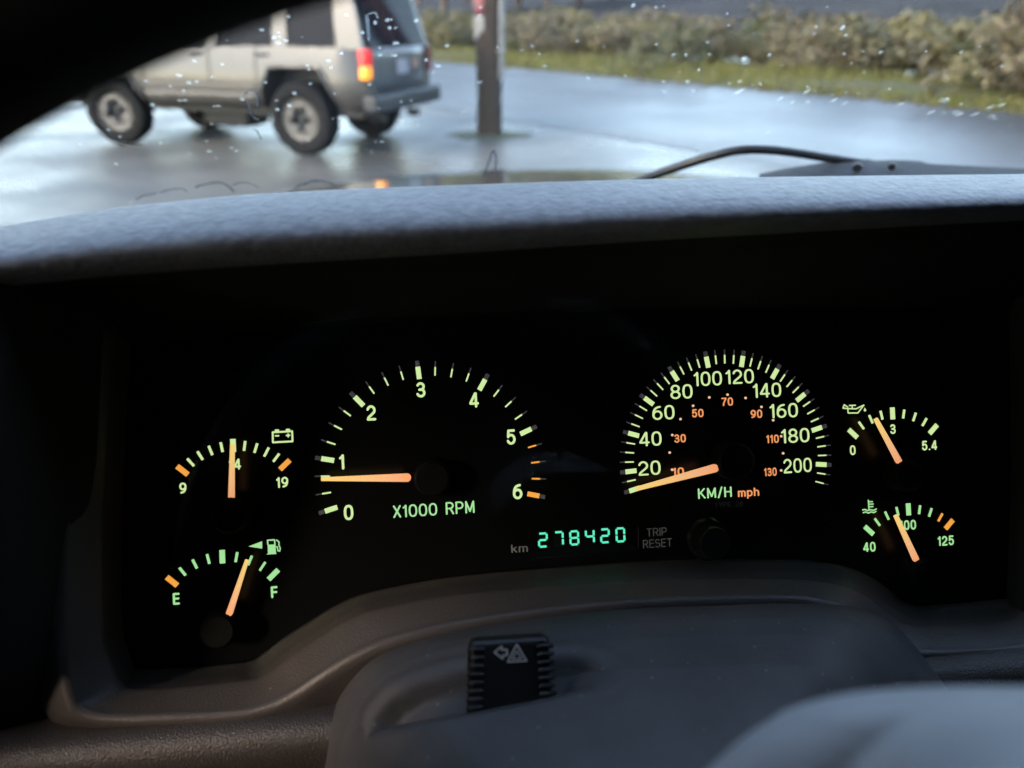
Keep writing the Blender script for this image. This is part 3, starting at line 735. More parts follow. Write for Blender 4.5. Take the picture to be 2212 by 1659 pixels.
# wiper
M['wiper'] = mat('black_wiper', (0.015, 0.016, 0.017), 0.35)
M['wetgrey'] = mat('wet_grey_linkage', (0.035, 0.038, 0.044), 0.75, spec=0.12, noise=(90, .8, (0.055, 0.06, 0.07)), bump=(500, .6, .003))
wip = thing('windscreen_wiper', T(cp(1840, 355, .66)), 'black wiper arm with wet grey linkage lying at the base of the windscreen', 'wiper')
def wsw(px, py, off): p = ws(px, py, off); q = np.array(WSM); return q[:3, :3] @ p + q[:3, 3]
P = crom(np.array([wsw(x, y, .018) for x, y in ((1370, 395), (1400, 383), (1465, 360), (1534, 338), (1595, 324), (1656, 323), (1715, 329), (1778, 339), (1863, 352))]), 40)
a, b = tube(P, 0.0043, 10); autosmooth(part('wiper_arm', a, b, M['wiper'], wip), 60)
P2 = P+ZC*0.0022+YC*0.004
a, b = tube(P2[4:], 0.0014, 6); part('wiper_blade', a, b, M['wiper'], wip)
def lump(name, top, bot, th, m):
    n = 60; A = crom(np.array(top, float), n); B = crom(np.array(bot, float), n); G = []
    for t, dd in ((1, .636), (.85, .646), (.6, .660), (.3, .678), (.1, .692), (0, .70), (.03, .708), (.2, .715)):
        G.append([cp(*(A[i]*(1-t)+B[i]*t), dd) for i in range(n)])
    ob = grid(name, G, m, wip); return ob
lump('linkage', [(1640, 375), (1700, 363), (1784, 349), (1805, 345), (1871, 343), (1890, 346), (1930, 345), (1985, 347), (2010, 353), (2100, 358), (2212, 364), (2260, 367)], [(1640, 392), (1700, 392), (1784, 392), (1805, 392), (1871, 392), (1890, 392), (1930, 392), (1985, 392), (2010, 392), (2100, 392), (2212, 392), (2260, 392)], 1.0, M['wetgrey'])
for x, y, r_ in ((1852, 362, .0042), (1927, 360, .0036)):
    p = cp(x, y, .655); bm = bmesh.new(); bmesh.ops.create_cone(bm, cap_ends=True, segments=20, radius1=r_, radius2=r_*.9, depth=.004)
    dn = Vector(C0-p).normalized(); bm.transform(T(p) @ dn.to_track_quat('Z', 'Y').to_matrix().to_4x4())
    bm_part('pivot_hole', bm, M['black'], wip, world=True)

# ==================================================================== DASHBOARD
dash = thing('dashboard', CARM @ T((0.1, .45, -.35)), 'grey vinyl dashboard with padded hood over the lit instruments', 'dashboard')
def rows_grid(rows, nc, nsub, curve=True):
    """rows of (px,py,w) control points with matching stations -> world grid"""
    A = np.array([crom(np.array(r, float), nc) for r in rows])            # (k,nc,3)
    if nsub: A = np.transpose(np.array([crom(A[:, j], nsub) for j in range(nc)]), (1, 0, 2))
    return np.array([[fp(x, y, w_) for x, y, w_ in r] for r in A])
crest = [(-260, 560), (-60, 502), (0, 490), (200, 456), (350, 438), (600, 416), (1040, 398), (1500, 385), (2212, 376), (2500, 376)]
def off(L, dy, w_): return [(x, y+dy, w_) for x, y in L]
lowe = [(-260, 700), (-60, 632), (0, 618), (200, 597), (350, 585), (600, 567), (1040, 541), (1500, 512), (2212, 474), (2500, 462)]
def mixr(t, w_): return [(a[0], a[1]*(1-t)+b[1]*t, w_) for a, b in zip(crest, lowe)]
lens_top = [(-260, 830), (-60, 780), (0, 772), (200, 752), (350, 738), (600, 712), (1040, 686), (1500, 672), (2212, 662), (2500, 662)]
G1 = rows_grid([mixr(0, .060), mixr(.12, .071), mixr(.28, .0812), mixr(.42, .0873), mixr(.54, .0906), mixr(.66, .0915), mixr(.78, .0898), mixr(.89, .0850), mixr(.99, .0775), mixr(1.09, .0675), mixr(1.19, .054),
                [(a[0], (a[1]*.45+b[1]*.55), .030) for a, b in zip(lowe, lens_top)], [(x, y, .001) for x, y in lens_top]], 120, 60)
# roll the pad over its crest and down towards the windscreen foot
I = np.array(CARM.inverted())
back = []
first = G1[0]
for dy, dz in ((0.62, -.215), (0.45, -.19), (0.30, -.15), (.14, -.075), (.06, -.036), (.028, -.016), (.010, -.0042)):
    r_ = []
    for p in first:
        q = I[:3, :3] @ p + I[:3, 3]; y = q[1]+dy; z = q[2]+dz
        if dy > .25: y = min(y, .70 if dy > .5 else .52 if dy > .4 else .42); z = min(z, {0.62: -.225, 0.45: -.21, 0.30: -.175}[dy])
        r_.append(car(q[0], y, z))
    back.append(r_)
SPL = 41
grid('dash_hood', np.vstack([np.array(back), G1[:SPL+1]]), M['pad'], dash, thick=0.003, off=1)
M['hood_shade'] = mat('hood_shade_black', (0.018, 0.018, 0.019), 0.75, spec=0.2, bump=(1500, .4, .0005))  # shade under the hood is put into this black colour
grid('shaded_hood_underside', G1[SPL:], M['hood_shade'], dash, thick=0.002, off=1)
# bezel round the instruments
CT = [(232, 700), (215, 1000), (208, 1250), (214, 1370), (234, 1443), (255, 1485), (290, 1499), (389, 1495), (508, 1482), (560, 1474), (600, 1452), (643, 1419), (694, 1386), (759, 1347), (827, 1323), (996, 1293), (1233, 1272), (1440, 1260),
      (1686, 1258), (1766, 1264), (1826, 1276), (1866, 1296), (1906, 1326), (1946, 1350), (1990, 1360), (2087, 1358), (2167, 1350), (2205, 1335), (2225, 1290), (2235, 1000), (2230, 640)]
RG = [(150, 690), (140, 1000), (135, 1300), (142, 1430), (155, 1500), (175, 1535), (240, 1551), (380, 1549), (508, 1543), (580, 1527), (635, 1502), (680, 1473), (730, 1440), (795, 1405), (865, 1380), (1020, 1345), (1240, 1314), (1440, 1299),
      (1680, 1294), (1755, 1300), (1810, 1314), (1845, 1338), (1885, 1372), (1930, 1400), (1985, 1412), (2090, 1412), (2180, 1405), (2240, 1390), (2290, 1330), (2310, 1000), (2310, 620)]
OT = [(60, 680), (60, 1000), (60, 1330), (80, 1470), (110, 1535), (150, 1566), (225, 1580), (372, 1577), (508, 1567), (609, 1560), (690, 1555), (735, 1535), (785, 1505), (840, 1460), (900, 1435), (1030, 1400), (1240, 1370), (1440, 1350),
      (1670, 1340), (1735, 1345), (1785, 1360), (1815, 1385), (1850, 1420), (1900, 1448), (1985, 1440), (2090, 1432), (2185, 1428), (2260, 1415), (2340, 1340), (2380, 1000), (2380, 600)]
ct = np.array(CT, float); cen = np.array((1106, 1000.))
tg_ = np.gradient(ct, axis=0); nn_ = np.c_[tg_[:, 1], -tg_[:, 0]]; nn_ /= np.linalg.norm(nn_, axis=1)[:, None]
inn = ct+nn_*42
def rw_(A, w_): return [(x, y, w_) for x, y in A]
rg = np.array(RG, float); ot = np.array(OT, float)
BZR = [rw_(inn, .0005), rw_(inn*.5+ct*.5, .010), rw_(inn*.08+ct*.92, .0205), rw_(ct, .0225), rw_(ct*.9+rg*.1, .0243), rw_(ct*.55+rg*.45, .0285), rw_(ct*.14+rg*.86, .033), rw_(rg, .0345), rw_(rg*.8+ot*.2, .034), rw_(ot*.8+rg*.2, .027), rw_(ot, .018), rw_(ot, -.02)]
A = np.array([crom(np.array(r, float), 220) for r in BZR])
A = np.transpose(np.array([crom(A[:, j], 44) for j in range(220)]), (1, 0, 2))
GB = np.array([[fp(x, y, w_) for x, y, w_ in r] for r in A])
grid('instrument_bezel', GB, M['trim'], dash, thick=0.002, off=-1)
WY = [600, 690, 800, 1050, 1250, 1380, 1455, 1500, 1530]
WF_ = [1, 1, 1, .95, .87, .78, .70, .60, .48]
def wing(xs, w_, dys): return [(x, y+dy, max(.002, w_*k)) for x, y, dy, k in zip(xs, WY, dys, WF_)]
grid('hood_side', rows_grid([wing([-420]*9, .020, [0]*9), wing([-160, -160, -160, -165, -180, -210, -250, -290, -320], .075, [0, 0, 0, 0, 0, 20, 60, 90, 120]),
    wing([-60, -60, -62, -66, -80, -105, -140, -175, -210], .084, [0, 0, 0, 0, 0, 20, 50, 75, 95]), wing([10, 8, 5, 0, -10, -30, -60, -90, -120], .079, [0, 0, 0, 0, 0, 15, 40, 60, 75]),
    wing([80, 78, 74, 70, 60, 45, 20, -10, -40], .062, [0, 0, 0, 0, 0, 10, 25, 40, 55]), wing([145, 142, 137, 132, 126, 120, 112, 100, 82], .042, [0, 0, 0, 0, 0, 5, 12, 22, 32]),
    wing([228, 226, 220, 210, 198, 186, 176, 166, 150], .026, [0, 0, 0, 0, 0, 0, 2, 6, 12]), wing([236, 234, 228, 218, 206, 194, 184, 173, 157], .005, [0, 0, 0, 0, 0, 0, 2, 6, 12])], 60, 40), M['hood_shade'], dash, thick=.0025, off=-1)
# left end panel and lower pad
def lp(dy, w_): return [(x, 1592-.0915*x+dy, w_) for x in (-150, 100, 400, 800, 1300, 1800, 2400)]
grid('lower_pad', rows_grid([lp(-90, .0), lp(-30, .016), lp(-8, .023), lp(14, .032), lp(40, .0395), lp(70, .041), lp(110, .036), lp(170, .020), lp(300, -.02)], 140, 40), M['lowpad'], dash, thick=0.003, off=-1)
grid('side_panel', rows_grid([[(x, y, .012) for y in (560, 900, 1300, 1620, 1800)] for x in (-400, -100, 75)], 30, 12), M['lowpad'], dash, thick=.004, off=-1)

# ==================================================================== INSTRUMENTS
panel = thing('instrument_panel', FM.copy(), 'black instrument panel face behind all the lit gauges', 'instrument panel')
part('face_plate', *prism([(-.19, -.115), (.30, -.115), (.30, .105), (-.19, .105)], -.004, 0.0), M['face'], panel, world=False)
def arc(cx, cy, rx, ry, a0, a1, n=12):
    return [(cx+rx*math.cos(R(a)), cy+ry*math.sin(R(a))) for a in np.linspace(a0, a1, n)]
def sup(cx, cy, rx, ry, a0, a1, n=28, e=2.5):
    o = []
    for a in np.linspace(a0, a1, n):
        c, s_ = math.cos(R(a)), math.sin(R(a)); o.append((cx+rx*math.copysign(abs(c)**(2/e), c), cy+ry*math.copysign(abs(s_)**(2/e), s_)))
    return o
GLY = {   # centre lines in a unit-high box, and the advance width
 '0': ([sup(.27, .5, .27, .5, 0, 360)], .54), '1': ([[(0, .80), (.10, .87), (.19, 1), (.19, 0)]], .22),
 '2': ([arc(.26, .70, .26, .30, 165, -18, 12)+[(.44, .50), (.06, .16), (0, 0), (.54, 0)]], .54),
 '3': ([arc(.26, .755, .24, .245, 155, -90, 12)+[(.17, .51)], arc(.265, .265, .265, .265, 95, -160, 14)], .53),
 '4': ([[(.42, 0), (.42, 1), (.38, 1), (0, .28), (0, .23), (.56, .23)]], .56),
 '5': ([[(.49, 1), (.08, 1), (.04, .52)]+arc(.255, .33, .265, .33, 138, -158, 16)], .52),
 '6': ([[(.45, .96), (.30, .93)]+arc(.33, .42, .32, .5, 105, 180, 8)+arc(.27, .31, .27, .31, 180, 540, 22)], .54),
 '7': ([[(0, 1), (.5, 1), (.5, .94), (.2, .3), (.16, 0)]], .5),
 '8': ([arc(.27, .755, .235, .245, -90, 270, 20), arc(.27, .255, .27, .255, 90, 450, 20)], .54),
 '9': ([[(.09, .04), (.24, .07)]+arc(.21, .58, .32, .5, -75, 0, 8)+arc(.27, .69, .27, .31, 0, 360, 22)], .54),
 '.': ([[(.03, 0), (.04, 0)]], .07), 'X': ([[(0, 1), (.5, 0)], [(.5, 1), (0, 0)]], .5),
 'R': ([[(0, 0), (0, 1), (.28, 1)]+arc(.28, .74, .24, .26, 90, -90, 10)+[(0, .48)], [(.3, .48), (.53, 0)]], .53),
 'P': ([[(0, 0), (0, 1), (.28, 1)]+arc(.28, .72, .24, .28, 90, -90, 10)+[(0, .44)]], .52),
 'M': ([[(0, 0), (.01, 1), (.31, .12), (.61, 1), (.62, 0)]], .62), 'K': ([[(0, 0), (0, 1)], [(.46, 1), (0, .40)], [(.15, .58), (.5, 0)]], .5),
 'H': ([[(0, 0), (0, 1)], [(.5, 0), (.5, 1)], [(0, .52), (.5, .52)]], .5), '/': ([[(0, -.06), (.3, 1.06)]], .3),
 'E': ([[(.46, 1), (0, 1), (0, 0), (.46, 0)], [(0, .52), (.43, .52)]], .46), 'F': ([[(.46, 1), (0, 1), (0, 0)], [(0, .5), (.42, .5)]], .46),
 'T': ([[(0, 1), (.52, 1)], [(.26, 1), (.26, 0)]], .52), 'I': ([[(0, 0), (0, 1)]], .0), 'Y': ([[(0, 1), (.26, .48), (.52, 1)], [(.26, .48), (.26, 0)]], .52),
 'S': ([arc(.25, .75, .24, .25, 35, 250, 12)+arc(.25, .26, .26, .26, 75, -150, 14)], .5),
 'm': ([[(0, 0), (0, .7)], [(0, .5)]+arc(.17, .52, .17, .18, 170, 0, 8)+[(.34, 0)], [(.34, .5)]+arc(.51, .52, .17, .18, 170, 0, 8)+[(.68, 0)]], .68),
 'p': ([[(0, .7), (0, -.28)], arc(.23, .35, .23, .35, 0, 360, 18)], .46), 'h': ([[(0, 0), (0, 1)], [(0, .45)]+arc(.21, .48, .21, .22, 170, 0, 8)+[(.42, 0)]], .42),
 'k': ([[(0, 0), (0, 1)], [(.36, .68), (0, .32)], [(.13, .45), (.40, 0)]], .4), ' ': ([], .30)}
part('clear_lens', *prism([(-.165, -.105), (.262, -.105), (.262, .075), (-.165, .075)], .0145, .0160), M['glass'], panel, world=False)
_txt = {}
def text_me(s, sw=.15):
    """rounded stroke lettering as one flat mesh, centred, with its outer size"""
    k = (s, sw)
    if k in _txt: return _txt[k]
    V_, F_ = [], []; x0 = 0.0; q = 0; ns = 10; hs = sw/2; kx = (1-sw)
    lo = [9, 9]; hi = [-9, -9]
    for ch in s:
        lines, adv = GLY[ch]
        for L in lines:
            P = [np.array((x0+x*kx, y*kx)) for x, y in L]
            for i, p in enumerate(P):
                for c in (0, 1): lo[c] = min(lo[c], p[c]-hs); hi[c] = max(hi[c], p[c]+hs)
                zo = q*2e-6/0.006*0.002; q += 1
                if i in (0, len(P)-1) or True:
                    b = len(V_)
                    for t in range(ns): V_.append((p[0]+hs*math.cos(2*math.pi*t/ns), p[1]+hs*math.sin(2*math.pi*t/ns), zo))
                    F_.append(tuple(range(b, b+ns)))
                if i+1 < len(P):
                    d = P[i+1]-p; ln_ = np.linalg.norm(d)
                    if ln_ < 1e-6: continue
                    d /= ln_; nv = np.array((-d[1], d[0]))*hs; b = len(V_); zo += 1e-6
                    for c_ in (p-nv, P[i+1]-nv, P[i+1]+nv, p+nv): V_.append((c_[0], c_[1], zo))
                    F_.append((b, b+1, b+2, b+3))
        x0 += adv*kx+sw+.11
    c = np.array(((lo[0]+hi[0])/2, (lo[1]+hi[1])/2, 0))
    me = D.meshes.new('legend'); me.from_pydata([tuple(np.array(v)-c) for v in V_], [], F_); me.update()
    _txt[k] = (me, (hi[0]-lo[0], hi[1]-lo[1])); return _txt[k]
def text(root, name, s, px, py, hpx, m, w_=0.0004, wpx=None, bold=0.16, asp=1.0):
    me, dim = text_me(s, bold); me = me.copy(); me.materials.clear(); me.materials.append(m); me.name = name
    c = uv(px, py, w_); h = np.linalg.norm(uv(px, py-hpx/2, w_)-uv(px, py+hpx/2, w_)); sy = h/dim[1]
    sx = sy*asp
    if wpx: sx = np.linalg.norm(uv(px-wpx/2, py, w_)-uv(px+wpx/2, py, w_))/dim[0]
    L = WM[root.name].inverted() @ FM @ T((c[0], c[1], w_)) @ Matrix.Diagonal((sx, sy, 1, 1))
    return link(name, me, root, L)
def gauge(name, c, label):
    return thing(name, FM @ T((c[0], c[1], 0)), label, 'gauge', None)
_tick = {}
def tick_me(kind, m):
    k = (kind, m.name)
    if k not in _tick:
        _tick[k] = mesh('tick', *prism([(-.5, -.5), (.5, -.5), (.5, .5), (-.5, .5)], 0, 1), m)
    return _tick[k]
def tick(root, a, r0, r1, wd, m, guide=None):
    o = link('tick', tick_me('t', m), root, Matrix.Rotation(a, 4, 'Z') @ T(((r0+r1)/2, 0, 0.0002)) @ Matrix.Diagonal((r1-r0, wd, .0003, 1)))
    if guide:
        gl = guide; L = r1-r0
        # sub-part in the tick's own scaled space
        link('tick_guide', tick_me('t', M['dim']), o, T(((r1+.0004+gl/2-(r0+r1)/2)/L, 0, 0)) @ Matrix.Diagonal((gl/L, 0.85, 1.2, 1)))
    return o
def needle(root, tip, base, wt, wb, w_=0.0085, hub=None):
    a, b = uv(*base, w_), uv(*tip, w_); d = b-a; L = np.linalg.norm(d)
    sc = np.linalg.norm(uv(base[0]+1, base[1], w_)-uv(*base, w_))
    rb, rt = wb*sc*.45, wt*sc*.45
    a = a + d/L*rb; L -= rb
    pts = [(-rb*math.sin(t), rb*math.cos(t)) for t in np.linspace(0, math.pi, 10)]+[(L, -rt), (L, rt)]
    bm = bmesh.new(); V_, F_ = prism(pts, -.0006, .0006)
    vs_ = [bm.verts.new(v) for v in V_]; [bm.faces.new([vs_[i] for i in f]) for f in F_]
    th = math.atan2(d[1], d[0])
    Lm = WM[root.name].inverted() @ FM @ T((a[0], a[1], w_)) @ Matrix.Rotation(th, 4, 'Z')
    nd = bm_part('needle', bm, M['needle'], root, local=Lm)
    # black hub and the arm it carries the needle on
    I_ = (WM[root.name] @ Lm).inverted() @ WM[root.name]; c = I_ @ Vector((0, 0, 0))
    hv, hf = lathe([(0, .0025), (hub-.0012, .0025), (hub, .0012), (hub, -.0075)], 40)
    o = part('needle_hub', np.array(hv)+np.array((c.x, c.y, 0)), hf, M['hub'], nd, world=False); autosmooth(o, 40)
    cx = c.x
    part('needle_arm', *prism([(cx, c.y-hub*.45), (rb*1.1, -rb*1.05), (rb*1.1, rb*1.05), (cx, c.y+hub*.45)], -.0045, -.0008), M['hub'], nd, world=False)
    return nd
DEG = math.pi/180
# tachometer
ta = gauge('tachometer', (0, 0), 'lit tachometer marked 0 to 6 with X1000 RPM, needle just under 1')
MAJ = {0: 0, 3: 1, 7: 2, 11: 3, 15: 4, 19: 5, 23: 6}
for k in range(24):
    a = (195.064-9.088*k)*DEG; mj = k in MAJ; m = M['lit_orange'] if k > 19 else M['lit']
    tick(ta, a, .04256 if mj else .0437, .048 if mj else .0475, .0021 if mj else .00066, m, .0022)
for s, x, y in (('0', 753, 1107), ('1', 738, 998), ('2', 802, 892), ('3', 909, 842), ('4', 1024, 864), ('5', 1104, 944), ('6', 1118, 1062)):
    text(ta, 'numeral', s, x, y, 33, M['lit'])
text(ta, 'legend', 'X1000 RPM', 937.5, 1100, 27, M['lit_green'], wpx=176, bold=.125)
needle(ta, (694, 1035), (888, 1031.5), 8, 20, hub=.0078)
# speedometer
so = gauge('speedometer', (.133695, -.000178), 'lit speedometer marked 20 to 200 KM/H with small orange mph figures')
for k in range(41):
    a = (194.163-5.271*k)*DEG; mj = k in (0, 2, 6, 10, 14, 18, 22, 26, 30, 34, 38)
    tick(so, a, .0427 if mj else .0437, .0478 if mj else .0477, .0021 if mj else .0006, M['lit'], .0020)
for s, x, y in (('20', 1403, 1011), ('40', 1405, 948), ('60', 1433, 891), ('80', 1472, 846), ('100', 1529, 818), ('120', 1598, 813.5), ('140', 1657, 843), ('160', 1693, 887), ('180', 1718, 941), ('200', 1723, 1005.5)):
    text(so, 'numeral', s, x, y, 31, M['lit'], wpx={2: 48, 3: 61}[len(s)], bold=.125)
Z4 = lambda x, y: ((x/2.44+2260)*.57604, (y/2.44+1280)*.57604)
for s, x, y in (('10', 692, 1193), ('30', 708, 888), ('50', 870, 657), ('70', 1140, 552), ('90', 1407, 664), ('110', 1555, 893), ('130', 1535, 1195)):
    px, py = Z4(x, y); text(so, 'mph_numeral', s, px, py, 18, M['lit_mph'], wpx={2: 25, 3: 27}[len(s)] , bold=.17)
dotm = mesh('mph_dot', *prism([(math.cos(t), math.sin(t)) for t in np.linspace(0, 2*math.pi, 12, endpoint=False)], 0, 1), glow('lit_mph_dot', srgb(255, 205, 170), 1.0))
for x, y in ((973, 513), (1140, 488), (1305, 518), (825, 590), (1450, 600), (710, 711), (1557, 721), (635, 857), (1630, 868), (611, 1017), (1648, 1024), (633, 1174), (1630, 1180)):
    c = uv(*Z4(x, y)); link('mph_dot', dotm, so, WM[so.name].inverted() @ FM @ T((c[0], c[1], .0002)) @ Matrix.Diagonal((.00055, .00055, .0003, 1)))
text(so, 'legend', 'KM/H', *Z4(1027, 1385), 25, M['lit_green'], wpx=73, bold=.125)
text(so, 'mph_legend', 'mph', *Z4(1335, 1390), 23, M['lit_mph'], wpx=46, bold=.15)
text(so, 'faint_legend', 'TYPE 26', *Z4(1155, 1492), 11, M['print_dim'], wpx=62, bold=.1)
needle(so, Z4(308, 1350), Z4(1057, 1152), 8.5, 18.5, hub=.0085)
# four small gauges
def small(name, c, label, n, da, mid, orange, lit, wdm=.0022, r_=.028155):
    root = gauge(name, c, label)
    for k in range(n):
        a = (mid-(k-(n-1)/2)*da)*DEG; mj = k in (0, (n-1)//2, n-1)
        tick(root, a, r_-(.0028 if mj else .0021), r_+(.0028 if mj else .0021), .0022 if mj else .0010, M['lit_orange'] if k in orange else lit)
    return root
Z1 = lambda x, y: ((x/3.456+560)*.57604, (y/3.456+1550)*.57604)
Z2 = lambda x, y: ((x/2.592+560)*.57604, (y/2.592+1960)*.57604)
Z6 = lambda x, y: ((x/2.2125+3060)*.57604, (y/2.2125+1450)*.57604)
def stroke(root, name, polys, wd, m, z, closed=()):
    """flat ribbon lines: list of pixel polylines, width in px"""
    V_, F_ = [], []; I_ = np.array(WM[root.name].inverted() @ FM); q = 0
    for L in polys:
        P = [uv(x, y) for x, y in L]; sc = np.linalg.norm(uv(L[0][0]+1, L[0][1])-P[0])*wd/2
        for i, p in enumerate(P):
            zo = .0002+q*4e-6; q += 1
            k = len(V_); nseg = 8
            for t in range(nseg): V_.append((p[0]+sc*math.cos(2*math.pi*t/nseg), p[1]+sc*math.sin(2*math.pi*t/nseg), zo))
            F_.append(tuple(range(k, k+nseg)))
            if i+1 < len(P):
                d = P[i+1]-p; d = d/np.linalg.norm(d); nv = np.array((-d[1], d[0]))*sc; k = len(V_); zo += 2e-6
                for c_ in (p-nv, P[i+1]-nv, P[i+1]+nv, p+nv): V_.append((c_[0], c_[1], zo))
                F_.append((k, k+1, k+2, k+3))
    V_ = np.array(V_) @ I_[:3, :3].T + I_[:3, 3]
    return part(name, V_, F_, m, root, world=False)
def poly(root, name, pts, m):
    P = [uv(x, y) for x, y in pts]; V_, F_ = prism(P, .0001, .00035); I_ = np.array(WM[root.name].inverted() @ FM)
    return part(name, np.array(V_) @ I_[:3, :3].T + I_[:3, 3], F_, m, root, world=False)
vo = small('voltmeter', (-.083085, -.010517), 'lit battery voltmeter from 9 to 19, upper left of the panel', 11, 9.601, 90.05, (0, 10), M['lit'])
for s, x, y in (('9', 435, 968), ('14', 1108, 660), ('19', 1722, 895)): text(vo, 'numeral', s, *Z1(x, y), 23.5, M['lit'], bold=.17)
stroke(vo, 'battery_symbol', [[Z1(*p) for p in ((1600, 245), (1852, 232), (1857, 362), (1603, 376), (1600, 245))]], 4, M['lit'], 0)
stroke(vo, 'battery_minus', [[Z1(1635, 292), Z1(1678, 290)]], 3.2, M['lit'], 0)
stroke(vo, 'battery_plus', [[Z1(1778, 286), Z1(1822, 284)], [Z1(1800, 265), Z1(1801, 305)]], 3, M['lit'], 0)
stroke(vo, 'battery_post', [[Z1(1637, 220), Z1(1672, 218)]], 4, M['lit'], 0); stroke(vo, 'battery_post', [[Z1(1780, 212), Z1(1815, 211)]], 4, M['lit'], 0)
needle(vo, Z1(1077, 402), Z1(1063, 1140), 9.5, 14.5, hub=.0075)
fu = small('fuel_gauge', (-.089532, -.057049), 'lit fuel gauge from E to F, lower left of the panel, needle near full', 9, 11.764, 89.74, (0,), M['lit_green'])
for s, x, y in (('E', 262, 740), ('F', 1215, 675)): text(fu, 'letter', s, *Z2(x, y), 25.5, M['lit_green'], bold=.18, asp=1.0)
poly(fu, 'filler_side_arrow', [Z2(965, 230), Z2(1097, 180), Z2(1097, 250)], M['lit_green'])
poly(fu, 'pump_body', [Z2(1140, 308), Z2(1155, 298), Z2(1152, 213), Z2(1225, 211), Z2(1232, 292), Z2(1235, 303)], M['lit_green'])
stroke(fu, 'pump_window', [[Z2(1153, 210), Z2(1150, 170), Z2(1218, 166), Z2(1222, 210)]], 3, M['lit_green'], 0)
stroke(fu, 'pump_hose', [[Z2(1238, 168), Z2(1262, 188), Z2(1260, 215), Z2(1274, 250), Z2(1268, 275), Z2(1250, 272), Z2(1246, 235), Z2(1232, 232)]], 2.6, M['lit_green'], 0)
needle(fu, Z2(950, 362), Z2(770, 905), 8.2, 15.5, hub=.0073)
oi_ = small('oil_pressure_gauge', (.215088, -.011293), 'lit oil pressure gauge from 0 to 5.4, upper right of the panel', 9, 11.383, 90.0, (), M['lit'])
for s, x, y in (('0', 305, 527), ('3', 638, 352), ('5.4', 942, 487)): text(oi_, 'numeral', s, *Z6(x, y), 21, M['lit'], bold=.17)
stroke(oi_, 'oil_can_symbol', [[Z6(*p) for p in ((262, 182), (330, 184), (395, 153), (345, 218), (265, 218), (262, 182))], [Z6(262, 182), Z6(222, 178), Z6(232, 150), Z6(262, 170)], [Z6(275, 156), Z6(325, 154)], [Z6(298, 157), Z6(298, 180)]], 2.6, M['lit'], 0)
poly(oi_, 'oil_drop', [Z6(402, 175), Z6(414, 196), Z6(404, 206), Z6(394, 198)], M['lit'])
needle(oi_, Z6(494, 265), Z6(696, 636), 8, 13, hub=.0072)
te = small('temperature_gauge', (.22086, -.05656), 'lit coolant temperature gauge from 40 to 125, lower right of the panel', 9, 11.404, 90.3, (7, 8), M['lit_green'])
for s, x, y in (('40', 443, 1330), ('100', 762, 1148), ('125', 1077, 1278)): text(te, 'numeral', s, *Z6(x, y), 21, M['lit_green'], bold=.17)
stroke(te, 'thermometer_symbol', [[Z6(432, 942), Z6(438, 1022)], [Z6(436, 955), Z6(466, 953)], [Z6(437, 975), Z6(472, 973)], [Z6(438, 996), Z6(470, 994)]], 2.6, M['lit_green'], 0)
stroke(te, 'coolant_waves', [[Z6(385, 1022), Z6(405, 1018), Z6(425, 1028), Z6(450, 1020), Z6(475, 1026), Z6(498, 1014)], [Z6(390, 1045), Z6(410, 1038), Z6(432, 1048), Z6(455, 1038), Z6(478, 1044), Z6(495, 1034)]], 2.6, M['lit_green'], 0)
needle(te, Z6(660, 1066), Z6(836, 1450), 8, 13, hub=.0072)
# odometer
Z5 = lambda x, y: ((x/2.212+1860)*.57604, (y/2.212+1900)*.57604)
oc = uv(*Z5(710, 260)); od = thing('odometer', FM @ T((oc[0], oc[1], 0)), 'teal digital odometer reading 278420 above the column shroud', 'odometer')
P = [uv(*Z5(*p)) for p in ((325, 195), (1170, 150), (1178, 372), (330, 425))]
part('display_window', np.array([(p[0]-oc[0], p[1]-oc[1], z) for z in (0, .0003) for p in P]), [(0, 1, 2, 3), (7, 6, 5, 4), (0, 4, 5, 1), (1, 5, 6, 2), (2, 6, 7, 3), (3, 7, 4, 0)], mat('vfd_window', (.004, .005, .005), .12), od, world=False)
stroke(od, 'window_edge', [[Z5(1168, 155), Z5(1180, 200), Z5(1178, 350), Z5(1160, 370), Z5(340, 425)]], 1.0, M['print_dim'], 0)
SEG = {'a': ((0, 1), (1, 1)), 'b': ((1, 1), (1, .5)), 'c': ((1, .5), (1, 0)), 'd': ((0, 0), (1, 0)), 'e': ((0, .5), (0, 0)), 'f': ((0, 1), (0, .5)), 'g': ((0, .5), (1, .5))}
LIT = {'2': 'abged', '7': 'abc', '8': 'abcdefg', '4': 'fgbc', '0': 'abcdef'}
for ch, (x, y) in zip('278420', ((388, 275), (520, 264), (648, 257), (777, 245), (902, 240), (1030, 232))):
    c = uv(*Z5(x, y)); wmm, hmm = .0042, .0066
    L = WM[od.name].inverted() @ FM @ T((c[0], c[1], .0003))
    cell = link('digit', mesh('digit', *prism([(-wmm*.6, -hmm*.56), (wmm*.6, -hmm*.56), (wmm*.6, hmm*.56), (-wmm*.6, hmm*.56)], 0, .0001), mat('vfd_cell', (.006, .008, .008), .3)), od, L)
    for s_ in LIT[ch]:
        (x0, y0), (x1, y1) = SEG[s_]; t = .00046
        A_ = np.array(((x0-.5)*wmm*.84, (y0-.5)*hmm*.88)); B_ = np.array(((x1-.5)*wmm*.84, (y1-.5)*hmm*.88)); d = (B_-A_)/np.linalg.norm(B_-A_); nv = np.array((-d[1], d[0]))
        A_ += d*.00034; B_ -= d*.00034
        pts = [A_-nv*t, B_-nv*t, B_+d*t*.3, B_+nv*t, A_+nv*t, A_-d*t*.3]
        part('segment', *prism([tuple(p) for p in pts], .00012, .00022), M['vfd'], cell, world=False)
text(od, 'legend', 'km', *Z5(195, 345), 18, M['print'], wpx=36, bold=.125)
